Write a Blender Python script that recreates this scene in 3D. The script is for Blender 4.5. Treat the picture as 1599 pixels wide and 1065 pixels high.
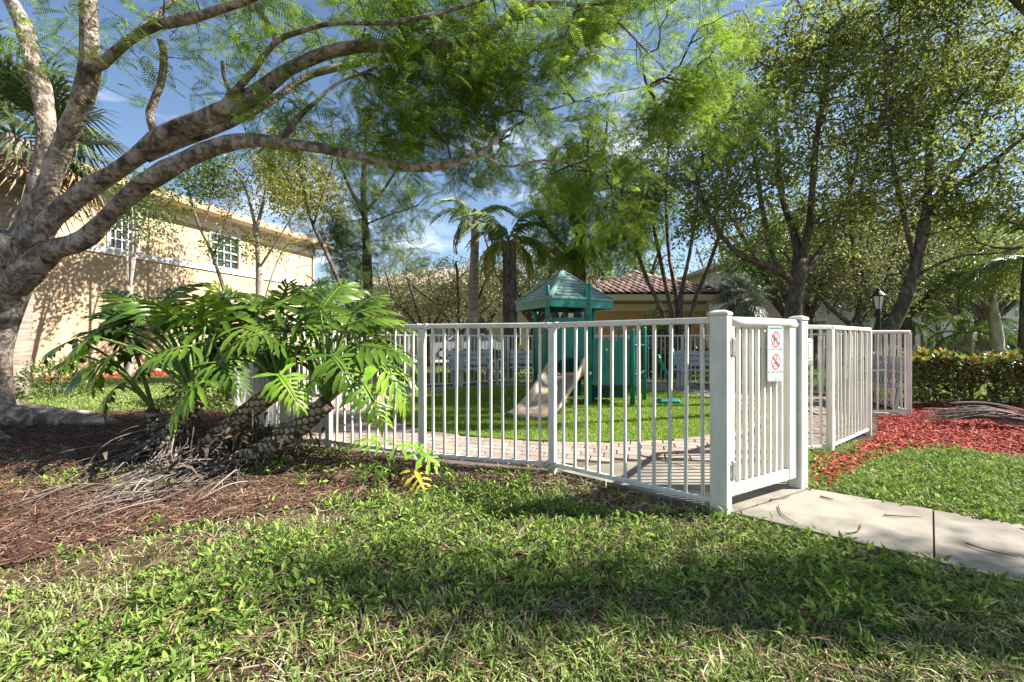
import bpy, math, random
import numpy as np
from mathutils import Matrix, Vector
for o in list(bpy.data.objects):
    bpy.data.objects.remove(o)
SC = bpy.context.scene
COL = SC.collection
R = math.radians
# ------------------------------------------------------------------ camera
F, CAM = 690.0, 1.07
cd = bpy.data.cameras.new('camera'); cam = bpy.data.objects.new('camera', cd); COL.objects.link(cam)
cam.location = (0, 0, CAM); cam.rotation_euler = (R(90), 0, 0)
cd.sensor_width = 36.0; cd.lens = 36.0 * F / 1599.0; cd.clip_start = 0.05; cd.clip_end = 2000
SC.camera = cam
# ------------------------------------------------------------------ sky, sun, exposure
SUN_EL, SUN_AZ = 41.0, 89.0        # azimuth clockwise from +Y
w = bpy.data.worlds.new('World'); SC.world = w; w.use_nodes = True
wn, wl = w.node_tree.nodes, w.node_tree.links
wn.clear()
sky = wn.new('ShaderNodeTexSky'); sky.sky_type = 'NISHITA'; sky.sun_disc = False
sky.sun_elevation = R(SUN_EL); sky.sun_rotation = R(SUN_AZ); sky.altitude = 0
sky.air_density = 1.0; sky.dust_density = 0.25; sky.ozone_density = 2.0
tc = wn.new('ShaderNodeTexCoord')
mp = wn.new('ShaderNodeMapping'); mp.inputs['Scale'].default_value = (1.0, 1.0, 2.6); mp.inputs['Location'].default_value = (0.35, 0.1, 0.2)
cn = wn.new('ShaderNodeTexNoise'); cn.inputs['Scale'].default_value = 2.3; cn.inputs['Detail'].default_value = 7; cn.inputs['Roughness'].default_value = 0.56
cr = wn.new('ShaderNodeValToRGB'); cr.color_ramp.elements[0].position = 0.55; cr.color_ramp.elements[1].position = 0.78
cr.color_ramp.elements[1].color = (0.85, 0.85, 0.85, 1)
mx = wn.new('ShaderNodeMix'); mx.data_type = 'RGBA'; mx.inputs[7].default_value = (13, 13.4, 14, 1)
bg = wn.new('ShaderNodeBackground'); bg.inputs['Strength'].default_value = 0.062
wo = wn.new('ShaderNodeOutputWorld')
wl.new(tc.outputs['Generated'], mp.inputs[0]); wl.new(mp.outputs[0], cn.inputs[0]); wl.new(cn.outputs[0], cr.inputs[0])
wl.new(cr.outputs[0], mx.inputs[0]); wl.new(sky.outputs[0], mx.inputs[6]); wl.new(mx.outputs[2], bg.inputs[0]); wl.new(bg.outputs[0], wo.inputs[0])
sd = bpy.data.lights.new('sun', 'SUN'); sun = bpy.data.objects.new('sun', sd); COL.objects.link(sun)
sd.energy = 5.0; sd.angle = R(0.55); sd.color = (1.0, 0.95, 0.86)
sdir = Vector((math.sin(R(SUN_AZ)) * math.cos(R(SUN_EL)), math.cos(R(SUN_AZ)) * math.cos(R(SUN_EL)), math.sin(R(SUN_EL))))
sun.rotation_euler = sdir.to_track_quat('Z', 'Y').to_euler(); sun.location = (20, -3, 20)
vs = SC.view_settings; vs.view_transform = 'Standard'; vs.look = 'None'; vs.gamma = 1; vs.use_curve_mapping = False
vs.exposure = 1.6
try:
    SC.cycles.max_bounces = 7; SC.cycles.diffuse_bounces = 4; SC.cycles.transmission_bounces = 4; SC.cycles.transparent_max_bounces = 8
    SC.cycles.use_denoising = True
except Exception:
    pass

# ================================================================== helpers
def P(px, py, Y):
    return np.array(((px - 799.5) / F * Y, Y, CAM + (532.5 - py) / F * Y))
def G(px, py):
    Y = F * CAM / (py - 532.5)
    return ((px - 799.5) / F * Y, Y)
def nrm(a):
    a = np.asarray(a, float)
    return a / np.maximum(np.linalg.norm(a, axis=-1, keepdims=True), 1e-9)
def inpoly(x, y, poly):
    x = np.asarray(x); y = np.asarray(y); c = np.zeros(x.shape, bool); n = len(poly); j = n - 1
    for i in range(n):
        xi, yi = poly[i]; xj, yj = poly[j]
        c ^= ((yi > y) != (yj > y)) & (x < (xj - xi) * (y - yi) / ((yj - yi) or 1e-12) + xi)
        j = i
    return c
_L = np.random.default_rng(77).random((256, 256))
def vnoise(x, y, s=1.0):
    x = np.asarray(x) * s + 900.3; y = np.asarray(y) * s + 700.7
    xi = np.floor(x).astype(int); yi = np.floor(y).astype(int); fx = x - xi; fy = y - yi
    fx = fx * fx * (3 - 2 * fx); fy = fy * fy * (3 - 2 * fy)
    a = _L[xi % 256, yi % 256]; b = _L[(xi + 1) % 256, yi % 256]; c = _L[xi % 256, (yi + 1) % 256]; d = _L[(xi + 1) % 256, (yi + 1) % 256]
    return (a * (1 - fx) + b * fx) * (1 - fy) + (c * (1 - fx) + d * fx) * fy
def fbm(x, y, s):
    return (vnoise(x, y, s) + .5 * vnoise(x, y, s * 2.1) + .25 * vnoise(x, y, s * 4.3)) / 1.75

class MB:
    def __init__(s): s.V = []; s.Fq = []; s.Ft = []; s.n = 0; s.mi = []
    def add(s, V, Fs):
        V = np.asarray(V, float).reshape(-1, 3); Fs = np.asarray(Fs, int)
        if len(Fs):
            (s.Fq if Fs.shape[1] == 4 else s.Ft).append(Fs + s.n)
        s.V.append(V); s.n += len(V); return s
    def add2(s, V, Q, T):
        Q = np.asarray(Q, int); T = np.asarray(T, int)
        if len(Q): s.Fq.append(Q + s.n)
        if len(T): s.Ft.append(T + s.n)
        s.V.append(np.asarray(V, float)); s.n += len(V); return s
    def box(s, c, d, rz=0.0, bev=0.0):
        x, y, z = d[0] / 2, d[1] / 2, d[2] / 2
        if bev > 0:
            b = bev; V = []; 
            for (sz, lay) in ((-z, 0), (-z + b, 1), (z - b, 1), (z, 0)):
                xx, yy = (x, y) if lay else (x - b, y - b)
                bb = b if lay else b * .5
                V += [(-xx + bb, -yy, sz), (xx - bb, -yy, sz), (xx, -yy + bb, sz), (xx, yy - bb, sz), (xx - bb, yy, sz), (-xx + bb, yy, sz), (-xx, yy - bb, sz), (-xx, -yy + bb, sz)]
            V = np.array(V); Q = []
            for l in range(3):
                for i in range(8):
                    j = (i + 1) % 8; Q.append((l * 8 + i, l * 8 + j, l * 8 + 8 + j, l * 8 + 8 + i))
            for b0, fl in ((0, 1), (24, 0)):
                for q in ((0, 1, 2, 7), (2, 3, 6, 7), (3, 4, 5, 6)):
                    q = [b0 + k for k in q]; Q.append(q[::-1] if fl else q)
        else:
            V = np.array([(-x, -y, -z), (x, -y, -z), (x, y, -z), (-x, y, -z), (-x, -y, z), (x, -y, z), (x, y, z), (-x, y, z)])
            Q = [(3, 2, 1, 0), (4, 5, 6, 7), (0, 1, 5, 4), (1, 2, 6, 5), (2, 3, 7, 6), (3, 0, 4, 7)]
        if rz:
            c_, s_ = math.cos(rz), math.sin(rz); V = V @ np.array([[c_, s_, 0], [-s_, c_, 0], [0, 0, 1]])
        return s.add(V + np.asarray(c, float), Q)
    def bar(s, a, b, wd, ht, up=(0, 0, 1), bev=0):
        a = np.asarray(a, float); b = np.asarray(b, float); t = b - a; L = np.linalg.norm(t); t /= L
        sd_ = np.cross(t, up); sd_ = sd_ / max(np.linalg.norm(sd_), 1e-9); u = np.cross(sd_, t)
        m = MB().box((0, 0, 0), (L, wd, ht), bev=bev); V = m.V[0] @ np.array([t, sd_, u]) + (a + b) / 2
        return s.add(V, m.Fq[0])
    def tube(s, pts, rad, n=8, cap=True, noise=0, rng=None):
        pts = np.asarray(pts, float); m = len(pts); rad = np.broadcast_to(np.asarray(rad, float), (m,))
        t = nrm(np.gradient(pts, axis=0)); ref = np.zeros(3); ref[np.argmin(np.abs(t).sum(0))] = 1
        a = nrm(np.cross(t, ref)); b = np.cross(t, a)
        th = np.arange(n) * 2 * math.pi / n
        rr = np.repeat(rad[:, None], n, 1)
        if noise:
            rr = rr * (1 + noise * (rng.random((m, n)) - .5) + noise * 1.3 * np.sin(th[None] * 2 + np.arange(m)[:, None] * .35))
        V = pts[:, None] + (a[:, None] * np.cos(th)[None, :, None] + b[:, None] * np.sin(th)[None, :, None]) * rr[..., None]
        i = np.arange(m - 1)[:, None] * n; k = np.arange(n)[None]; k2 = (k + 1) % n
        Q = np.stack([i + k, i + k2, i + n + k2, i + n + k], -1).reshape(-1, 4)
        V = V.reshape(-1, 3); T = []
        if cap:
            V = np.vstack([V, pts[:1], pts[-1:]]); c0, c1 = m * n, m * n + 1
            T = [(c0, (q + 1) % n, q) for q in range(n)] + [(c1, (m - 1) * n + q, (m - 1) * n + (q + 1) % n) for q in range(n)]
        return s.add2(V, Q, T)
    def poly(s, pts, z0, z1):
        n = len(pts); V = [(x, y, z0) for x, y in pts] + [(x, y, z1) for x, y in pts]
        s.extra = getattr(s, 'extra', []); s.extra.append([s.n + n + i for i in range(n)])
        Q = [(i, (i + 1) % n, n + (i + 1) % n, n + i) for i in range(n)]
        return s.add(V, Q)
    def lathe(s, prof, c=(0, 0, 0), n=16):
        prof = np.array(prof, float); th = np.arange(n) * 2 * math.pi / n
        V = np.stack([prof[:, None, 0] * np.cos(th), prof[:, None, 0] * np.sin(th), np.repeat(prof[:, 1:2], n, 1)], -1)
        m = len(prof); i = np.arange(m - 1)[:, None] * n; k = np.arange(n)[None]; k2 = (k + 1) % n
        return s.add(V.reshape(-1, 3) + np.asarray(c), np.stack([i + k, i + k2, i + n + k2, i + n + k], -1).reshape(-1, 4))
    def mesh(s, name, mat, smooth=False, origin=(0, 0, 0)):
        me = bpy.data.meshes.new(name)
        V = (np.vstack(s.V) if s.V else np.zeros((0, 3))) - np.asarray(origin, float)
        me.vertices.add(len(V)); me.vertices.foreach_set('co', V.astype(np.float32).ravel())
        lt, li = [], []
        for arr, k in ((s.Fq, 4), (s.Ft, 3)):
            if arr:
                A = np.vstack(arr); li.append(A.ravel()); lt.append(np.full(len(A), k))
        for e in getattr(s, 'extra', []):
            li.append(np.array(e)); lt.append(np.array([len(e)]))
        li = np.concatenate(li); lt = np.concatenate(lt)
        me.loops.add(len(li)); me.loops.foreach_set('vertex_index', li.astype(np.int32))
        me.polygons.add(len(lt)); st = np.concatenate([[0], np.cumsum(lt)[:-1]])
        me.polygons.foreach_set('loop_start', st.astype(np.int32))
        me.polygons.foreach_set('use_smooth', np.full(len(lt), bool(smooth)))
        me.update(calc_edges=True)
        if mat is not None: me.materials.append(M[mat] if isinstance(mat, str) else mat)
        return me
    def build(s, name, mat, parent=None, smooth=False, local=False, stuff=False):
        org = (0, 0, 0)
        if parent is not None and not local:
            p = parent; org = np.zeros(3)
            while p is not None: org = org + np.array(p.location); p = p.parent
        o = bpy.data.objects.new(name, s.mesh(name, mat, smooth, org)); COL.objects.link(o)
        if parent is not None: o.parent = parent
        if stuff: o['kind'] = 'stuff'
        return o
def tag(o, label=None, cat=None, group=None, kind=None):
    if label: o['label'] = label
    if cat: o['category'] = cat
    if group: o['group'] = group
    if kind: o['kind'] = kind
    return o
def thing(name, label, cat, loc=(0, 0, 0), group=None, rz=0):
    o = bpy.data.objects.new(name, None); COL.objects.link(o); o.location = [float(c) for c in loc]; o.rotation_euler = (0, 0, rz)
    o.empty_display_size = .1
    return tag(o, label, cat, group)
def copy_tree(o, parent=None):
    c = o.copy(); COL.objects.link(c); c.parent = parent
    for ch in o.children: copy_tree(ch, c)
    return c
def smooth_path(pts, rad=None, step=.12):
    pts = np.asarray(pts, float); n = len(pts)
    if n == 2: e = np.vstack([2 * pts[0] - pts[1], pts, 2 * pts[1] - pts[0]])
    else: e = np.vstack([2 * pts[0] - pts[1], pts, 2 * pts[-1] - pts[-2]])
    out, ro = [], []
    for i in range(n - 1):
        p0, p1, p2, p3 = e[i], e[i + 1], e[i + 2], e[i + 3]
        k = max(2, int(np.linalg.norm(p2 - p1) / step))
        for t in np.arange(k) / k:
            out.append(.5 * ((2 * p1) + (-p0 + p2) * t + (2 * p0 - 5 * p1 + 4 * p2 - p3) * t * t + (-p0 + 3 * p1 - 3 * p2 + p3) * t ** 3))
            if rad is not None: ro.append(rad[i] * (1 - t) + rad[i + 1] * t)
    out.append(pts[-1])
    if rad is not None: ro.append(rad[-1]); return np.array(out), np.array(ro)
    return np.array(out)

# ================================================================== materials
M = {}
def pmat(name, stops, scale=8.0, detail=4, rough=.6, bump=0.0, bscale=None, rand=0.0, transl=0.0, spec=.3, stretch=(1, 1, 1), metal=0.0, tcol=None, objrand=False, dist=0.02, spots=0.0, sscale=30.0):
    m = bpy.data.materials.new(name); m.use_nodes = True; N, L = m.node_tree.nodes, m.node_tree.links; N.clear()
    out = N.new('ShaderNodeOutputMaterial'); p = N.new('ShaderNodeBsdfPrincipled')
    p.inputs['Roughness'].default_value = rough; p.inputs['Specular IOR Level'].default_value = spec; p.inputs['Metallic'].default_value = metal
    co = N.new('ShaderNodeTexCoord'); mpn = N.new('ShaderNodeMapping'); mpn.inputs['Scale'].default_value = stretch; L.new(co.outputs['Object'], mpn.inputs[0])
    nz = N.new('ShaderNodeTexNoise'); nz.inputs['Scale'].default_value = scale; nz.inputs['Detail'].default_value = detail; nz.inputs['Roughness'].default_value = .62
    L.new(mpn.outputs[0], nz.inputs[0]); fac = nz.outputs[0]
    st = N.new('ShaderNodeMapRange'); st.inputs[1].default_value = .28; st.inputs[2].default_value = .72; L.new(fac, st.inputs[0]); fac = st.outputs[0]
    if rand > 0:
        if objrand:
            r_ = N.new('ShaderNodeObjectInfo').outputs['Random']
        else:
            r_ = N.new('ShaderNodeNewGeometry').outputs['Random Per Island']
        mm = N.new('ShaderNodeMix'); mm.inputs[0].default_value = rand; L.new(fac, mm.inputs[2]); L.new(r_, mm.inputs[3]); fac = mm.outputs[0]
    ramp = N.new('ShaderNodeValToRGB'); el = ramp.color_ramp.elements
    while len(el) < len(stops): el.new(.5)
    for e, (ps, c) in zip(el, stops): e.position = ps; e.color = (*c, 1)
    L.new(fac, ramp.inputs[0]); L.new(ramp.outputs[0], p.inputs['Base Color'])
    if spots:
        sn = N.new('ShaderNodeTexNoise'); sn.inputs['Scale'].default_value = sscale; sn.inputs['Detail'].default_value = 6; sn.inputs['Distortion'].default_value = 1.2; L.new(mpn.outputs[0], sn.inputs[0])
        sr = N.new('ShaderNodeMapRange'); sr.inputs[1].default_value = .4; sr.inputs[2].default_value = .56; sr.inputs[3].default_value = 1 - spots; sr.inputs[4].default_value = 1; L.new(sn.outputs[0], sr.inputs[0])
        mu = N.new('ShaderNodeMix'); mu.data_type = 'RGBA'; mu.blend_type = 'MULTIPLY'; mu.inputs[0].default_value = 1; L.new(ramp.outputs[0], mu.inputs[6]); L.new(sr.outputs[0], mu.inputs[7]); L.new(mu.outputs[2], p.inputs['Base Color'])
    if bump:
        nb = N.new('ShaderNodeTexNoise'); nb.inputs['Scale'].default_value = bscale or scale * 4; nb.inputs['Detail'].default_value = 5; L.new(mpn.outputs[0], nb.inputs[0])
        b = N.new('ShaderNodeBump'); b.inputs['Strength'].default_value = bump; b.inputs['Distance'].default_value = dist; L.new(nb.outputs[0], b.inputs['Height']); L.new(b.outputs[0], p.inputs['Normal'])
    if transl:
        t = N.new('ShaderNodeBsdfTranslucent')
        if tcol:
            mc = N.new('ShaderNodeMix'); mc.data_type = 'RGBA'; mc.blend_type = 'MULTIPLY'; mc.inputs[0].default_value = 1; L.new(ramp.outputs[0], mc.inputs[6]); mc.inputs[7].default_value = (*tcol, 1); L.new(mc.outputs[2], t.inputs[0])
        else: L.new(ramp.outputs[0], t.inputs[0])
        ms = N.new('ShaderNodeMixShader'); ms.inputs[0].default_value = transl; L.new(p.outputs[0], ms.inputs[1]); L.new(t.outputs[0], ms.inputs[2]); L.new(ms.outputs[0], out.inputs[0])
    else: L.new(p.outputs[0], out.inputs[0])
    M[name] = m; return m
pmat('soil', [(0, (.03, .022, .015)), (.45, (.075, .052, .032)), (.75, (.14, .1, .062)), (1, (.065, .07, .025))], scale=3.2, detail=8, rough=.95, bump=.8, bscale=60, spec=.1)
pmat('mulch_soil', [(0, (.03, .02, .015)), (.5, (.09, .05, .036)), (1, (.17, .1, .07))], scale=7, detail=8, rough=.95, bump=1, bscale=70, spec=.1)
pmat('far_grass', [(0, (.07, .11, .02)), (.5, (.12, .17, .03)), (1, (.2, .22, .06))], scale=2.5, detail=8, rough=.95, bump=.6, bscale=40, spec=.1)
pmat('blade', [(0, (.08, .13, .025)), (.35, (.17, .25, .05)), (.66, (.27, .36, .09)), (.9, (.42, .42, .2)), (1, (.62, .58, .42))], rand=.8, scale=1.4, rough=.5, transl=.25, spec=.25)
pmat('straw', [(0, (.16, .11, .06)), (.5, (.42, .34, .2)), (1, (.68, .6, .44))], rand=.85, scale=2, rough=.7, transl=.1)
pmat('weed', [(0, (.07, .13, .02)), (.5, (.17, .27, .045)), (1, (.36, .46, .1))], rand=.8, scale=2, rough=.62, transl=.3, spec=.18)
pmat('turf_green', [(0, (.15, .25, .018)), (1, (.32, .43, .04))], rand=.7, scale=1.5, rough=.6, transl=.2)
pmat('turf_base', [(0, (.07, .13, .02)), (1, (.14, .21, .03))], scale=30, rough=.9, bump=.5, bscale=120)
pmat('straw_mulch', [(0, (.025, .015, .011)), (.4, (.085, .042, .028)), (.75, (.17, .088, .058)), (1, (.36, .26, .19))], rand=.85, scale=2, rough=.8)
pmat('red_mulch', [(0, (.1, .012, .008)), (.4, (.29, .028, .016)), (.8, (.42, .06, .034)), (1, (.5, .24, .17))], rand=.85, scale=2, rough=.7)
pmat('red_soil', [(0, (.1, .014, .01)), (1, (.34, .05, .03))], scale=14, detail=8, rough=.95, bump=.8, bscale=60)
pmat('concrete', [(0, (.17, .15, .122)), (.45, (.265, .238, .196)), (1, (.33, .3, .25))], scale=3, detail=10, rough=.85, bump=.12, bscale=180, spec=.2, spots=.34, sscale=1.7)
pmat('paver', [(0, (.22, .165, .135)), (.5, (.3, .235, .195)), (1, (.37, .305, .26))], scale=14, rand=.6, objrand=True, rough=.85, bump=.15, bscale=90)
pmat('paver_far', [(0, (.22, .165, .135)), (.5, (.3, .235, .195)), (1, (.37, .305, .26))], scale=14, rand=.6, rough=.85, bump=.15, bscale=90)
pmat('sand', [(0, (.08, .062, .05)), (1, (.15, .12, .1))], scale=40, rough=.95)
pmat('asphalt', [(0, (.22, .21, .2)), (1, (.33, .31, .29))], scale=8, rough=.9)
pmat('white_paint', [(0, (.56, .525, .45)), (.5, (.68, .65, .58)), (1, (.74, .72, .66))], scale=2.2, detail=8, rough=.42, bump=.04, bscale=60, spec=.4, stretch=(1, 1, .35), spots=.13, sscale=7)
pmat('bench_white', [(0, (.34, .345, .35)), (1, (.46, .465, .47))], scale=5, rough=.5)
pmat('hinge_metal', [(0, (.22, .21, .17)), (1, (.42, .41, .36))], scale=20, rough=.45, metal=.4)
pmat('dark_metal', [(0, (.012, .013, .014)), (1, (.03, .032, .034))], scale=20, rough=.4, spec=.5)
pmat('teal', [(0, (.004, .11, .095)), (.5, (.006, .17, .145)), (1, (.02, .23, .2))], scale=3, detail=7, rough=.38, spec=.45, bump=.03)
pmat('teal_roof', [(0, (.1, .22, .2)), (.5, (.18, .3, .28)), (1, (.28, .4, .38))], scale=5, detail=8, rough=.55, bump=.1, rand=.4)
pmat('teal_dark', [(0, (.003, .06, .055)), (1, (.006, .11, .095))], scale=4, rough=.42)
pmat('slide_tan', [(0, (.27, .2, .13)), (.5, (.4, .3, .2)), (1, (.48, .38, .27))], scale=3, detail=7, rough=.4, spec=.4)
pmat('deck_rubber', [(0, (.05, .025, .02)), (1, (.09, .045, .035))], scale=20, rough=.8)
pmat('bark_tan', [(0, (.1, .075, .058)), (.3, (.25, .2, .155)), (.55, (.42, .345, .275)), (1, (.6, .52, .44))], scale=5.5, detail=12, rough=.9, bump=1.0, bscale=26, spec=.12, stretch=(1, 1, .8), dist=.05, spots=.6, sscale=9)
pmat('bark_dark', [(0, (.05, .042, .035)), (.5, (.14, .115, .095)), (1, (.27, .23, .19))], scale=7, detail=9, rough=.95, bump=1.0, spots=.5, sscale=16, bscale=26, spec=.1, stretch=(1, 1, .35), dist=.03)
pmat('bark_pale', [(0, (.18, .15, .12)), (.5, (.34, .3, .25)), (1, (.5, .46, .4))], scale=6, detail=9, rough=.9, bump=.5, bscale=24, spec=.1, stretch=(1, 1, .4))
pmat('palm_bark', [(0, (.16, .13, .1)), (.5, (.3, .25, .2)), (1, (.42, .37, .31))], scale=5, detail=9, rough=.9, bump=.8, bscale=14, spec=.1, stretch=(.4, .4, 4))
pmat('feather', [(0, (.07, .13, .018)), (.4, (.15, .245, .032)), (.75, (.29, .4, .05)), (1, (.46, .54, .09))], rand=.55, scale=1.1, rough=.5, transl=.6, spec=.2)
pmat('feather_dark', [(0, (.05, .09, .03)), (.5, (.11, .17, .05)), (1, (.22, .3, .08))], rand=.6, scale=.9, rough=.5, transl=.35, spec=.2)
pmat('oak_leaf', [(0, (.085, .12, .028)), (.42, (.2, .25, .058)), (.8, (.36, .4, .09)), (1, (.56, .53, .15))], rand=.62, scale=.8, rough=.5, transl=.48, spec=.25)
pmat('oak_leaf_dark', [(0, (.075, .085, .035)), (.5, (.19, .2, .08)), (.8, (.32, .31, .13)), (1, (.48, .43, .21))], rand=.65, scale=.7, rough=.42, transl=.33, spec=.35)
pmat('green_leaf', [(0, (.04, .08, .015)), (.5, (.09, .17, .03)), (1, (.24, .3, .06))], rand=.65, scale=1, rough=.45, transl=.32, spec=.3)
pmat('yellow_leaf', [(0, (.1, .13, .02)), (.5, (.22, .24, .035)), (1, (.45, .38, .05))], rand=.65, scale=1, rough=.5, transl=.4)
pmat('palm_leaf', [(0, (.05, .09, .02)), (.6, (.11, .17, .035)), (1, (.24, .27, .08))], rand=.6, scale=1, rough=.45, transl=.3)
pmat('palm_yellow', [(0, (.14, .15, .03)), (.5, (.33, .32, .05)), (1, (.55, .44, .07))], rand=.6, scale=1, rough=.5, transl=.35)
pmat('palm_dead', [(0, (.13, .07, .035)), (.5, (.28, .17, .09)), (1, (.42, .3, .18))], rand=.7, scale=1, rough=.8, transl=.1)
pmat('fan_leaf', [(0, (.035, .06, .02)), (.6, (.085, .125, .04)), (1, (.22, .25, .11))], rand=.6, scale=1, rough=.4, transl=.2, spec=.4)
pmat('silver_leaf', [(0, (.16, .18, .13)), (.6, (.3, .33, .25)), (1, (.5, .52, .42))], rand=.6, scale=1, rough=.5, transl=.2)
pmat('philo_leaf', [(0, (.035, .08, .009)), (.5, (.085, .16, .017)), (1, (.2, .3, .03))], scale=2.2, detail=5, rough=.33, transl=.2, spec=.4, bump=.15, bscale=30, tcol=(1.6, 1.3, .4))
pmat('philo_bright', [(0, (.1, .24, .018)), (.5, (.19, .36, .03)), (1, (.36, .48, .05))], scale=5, detail=5, rough=.32, transl=.35, spec=.45, bump=.12, bscale=30, tcol=(1.3, 1.2, .6))
pmat('philo_yellow', [(0, (.35, .33, .03)), (1, (.62, .5, .05))], scale=8, rough=.4, transl=.35)
pmat('petiole', [(0, (.08, .15, .025)), (1, (.17, .24, .05))], scale=6, rough=.4)
pmat('philo_stem', [(0, (.05, .032, .02)), (1, (.11, .075, .045))], scale=16, rough=.8)
pmat('leaf_scar', [(0, (.2, .15, .09)), (.5, (.34, .27, .18)), (1, (.47, .4, .29))], rand=.6, scale=20, rough=.75, bump=.3)
pmat('dead_root', [(0, (.035, .028, .022)), (.5, (.1, .08, .066)), (1, (.3, .265, .23))], rand=.85, scale=8, rough=.75, spec=.3)
pmat('dead_tangle', [(0, (.025, .018, .013)), (.5, (.075, .055, .04)), (.8, (.16, .12, .09)), (1, (.32, .27, .22))], rand=.85, scale=8, rough=.8)
pmat('dead_frond', [(0, (.07, .055, .045)), (.5, (.18, .15, .125)), (1, (.36, .32, .28))], rand=.8, scale=8, rough=.8)
pmat('hedge_leaf', [(0, (.035, .055, .016)), (.5, (.085, .12, .03)), (.8, (.16, .19, .045)), (1, (.28, .15, .05))], rand=.75, scale=2, rough=.35, transl=.2, spec=.45)
pmat('croton_top', [(0, (.13, .2, .04)), (.45, (.25, .27, .05)), (.72, (.46, .26, .08)), (1, (.45, .15, .08))], rand=.7, scale=2, rough=.4, transl=.35)
pmat('hedge_light', [(0, (.035, .07, .015)), (.5, (.1, .16, .035)), (1, (.26, .33, .08))], rand=.75, scale=2, rough=.35, transl=.25, spec=.45)
pmat('stucco', [(0, (.42, .31, .195)), (.5, (.5, .375, .245)), (1, (.56, .43, .29))], scale=1.5, detail=8, rough=.9, bump=.25, bscale=120, spec=.15)
pmat('stucco_orange', [(0, (.5, .28, .14)), (1, (.62, .37, .2))], scale=1.5, detail=8, rough=.9, bump=.2, bscale=120, spec=.15)
pmat('stucco_pale', [(0, (.5, .47, .44)), (1, (.62, .58, .54))], scale=1.5, detail=8, rough=.9, spec=.15)
pmat('trim_white', [(0, (.7, .69, .67)), (1, (.8, .79, .77))], scale=3, rough=.6)
pmat('trim_cream', [(0, (.62, .52, .4)), (1, (.74, .64, .52))], scale=3, rough=.7)
pmat('gutter', [(0, (.5, .33, .16)), (1, (.6, .43, .24))], scale=3, rough=.6)
pmat('house_tile', [(0, (.28, .19, .15)), (.5, (.42, .31, .26)), (1, (.56, .45, .4))], scale=6, rand=.6, rough=.8)
pmat('red_tile', [(0, (.09, .05, .043)), (.5, (.2, .118, .1)), (1, (.4, .29, .255))], scale=12, rand=.6, objrand=True, rough=.75, bump=.1)
pmat('roof_under', [(0, (.1, .05, .04)), (1, (.16, .08, .06))], scale=5, rough=.9)
pmat('glass', [(0, (.02, .03, .035)), (1, (.04, .055, .06))], scale=2, rough=.06, spec=.9)
pmat('lamp_glass', [(0, (.72, .72, .7)), (1, (.8, .8, .78))], scale=4, rough=.3)
pmat('sign_white', [(0, (.74, .76, .76)), (1, (.82, .83, .83))], scale=6, rough=.35)
pmat('sign_green', [(0, (.01, .17, .1)), (1, (.02, .22, .13))], scale=6, rough=.4)
pmat('sign_red', [(0, (.5, .02, .05)), (1, (.6, .03, .07))], scale=6, rough=.4)
pmat('car_white', [(0, (.66, .67, .68)), (1, (.72, .73, .74))], scale=2, rough=.25, spec=.5)
pmat('car_blue', [(0, (.02, .05, .16)), (1, (.03, .07, .2))], scale=2, rough=.25, spec=.5)
pmat('tyre', [(0, (.012, .012, .012)), (1, (.025, .025, .025))], scale=20, rough=.9)
pmat('utility_green', [(0, (.01, .12, .07)), (1, (.02, .17, .1))], scale=5, rough=.6)
pmat('twig', [(0, (.06, .045, .035)), (1, (.16, .12, .09))], scale=20, rough=.9)
pmat('dry_leaf', [(0, (.06, .032, .018)), (.5, (.15, .085, .042)), (1, (.3, .19, .1))], rand=.8, scale=20, rough=.7)

# ================================================================== layout
HP, LP = (1.29, 2.73), (2.06, 3.18)                   # hinge post, latch post
FRONT = [HP, (.33, 3.60), (-.79, 3.89), (-1.83, 4.42), (-2.30, 4.45), (-4.30, 6.90), (-3.40, 9.40), (-1.25, 10.5), (-.10, 11.4),
         (3.0, 11.4), (4.2, 10.9), (5.6, 9.6), (6.2, 7.9), (5.67, 6.31), (5.10, 6.30), (4.05, 5.02), (3.04, 4.22), (2.72, 4.15), LP]
TC, TR = (.82, 7.5), 2.92                             # turf circle
PATH_OUT = [(1.36, 2.70), (2.12, 3.14), (2.95, 2.50), (5.2, .75), (3.8, -.3), (2.24, 1.93)]
SLAB_IN = [(1.36, 2.705), G(1130, 727), G(1010, 728), G(930, 736), G(890, 745), (.48, 3.50)]
SLAB_IN = [(2.115, 3.145), (2.3, 3.75), (1.75, 3.82), (1.15, 3.86), (.72, 3.74), (.40, 3.56), (1.355, 2.705)]
RED_BED = [(2.16, 3.22), (2.75, 4.05), (3.1, 4.12), (4.1, 4.95), (5.15, 6.2), (5.8, 6.25), (6.3, 7.2), (14, 7.6), (14, 3.7), (8, 3.85), (4.75, 4.0), (3.9, 4.25), (3.2, 3.9), (2.72, 3.5), (2.35, 3.22)]
BROWN_BED = [(-9.5, 1.7), (-4, 1.75), (-2.4, 2.08), (-1.98, 2.48), (-1.43, 2.81), (-.88, 3.02), (-.28, 3.22), (.30, 3.45), (.30, 3.55), (-.8, 3.84), (-1.85, 4.37), (-2.36, 4.40), (-4.4, 6.7), (-9.5, 6.6)]
HD = np.array((.278, .9606))                          # direction of the house wall
HN = np.array((.9606, -.278))                         # its outward normal
H0 = np.array((-13.1, 12.95))
rg = np.random.default_rng(5)

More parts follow.
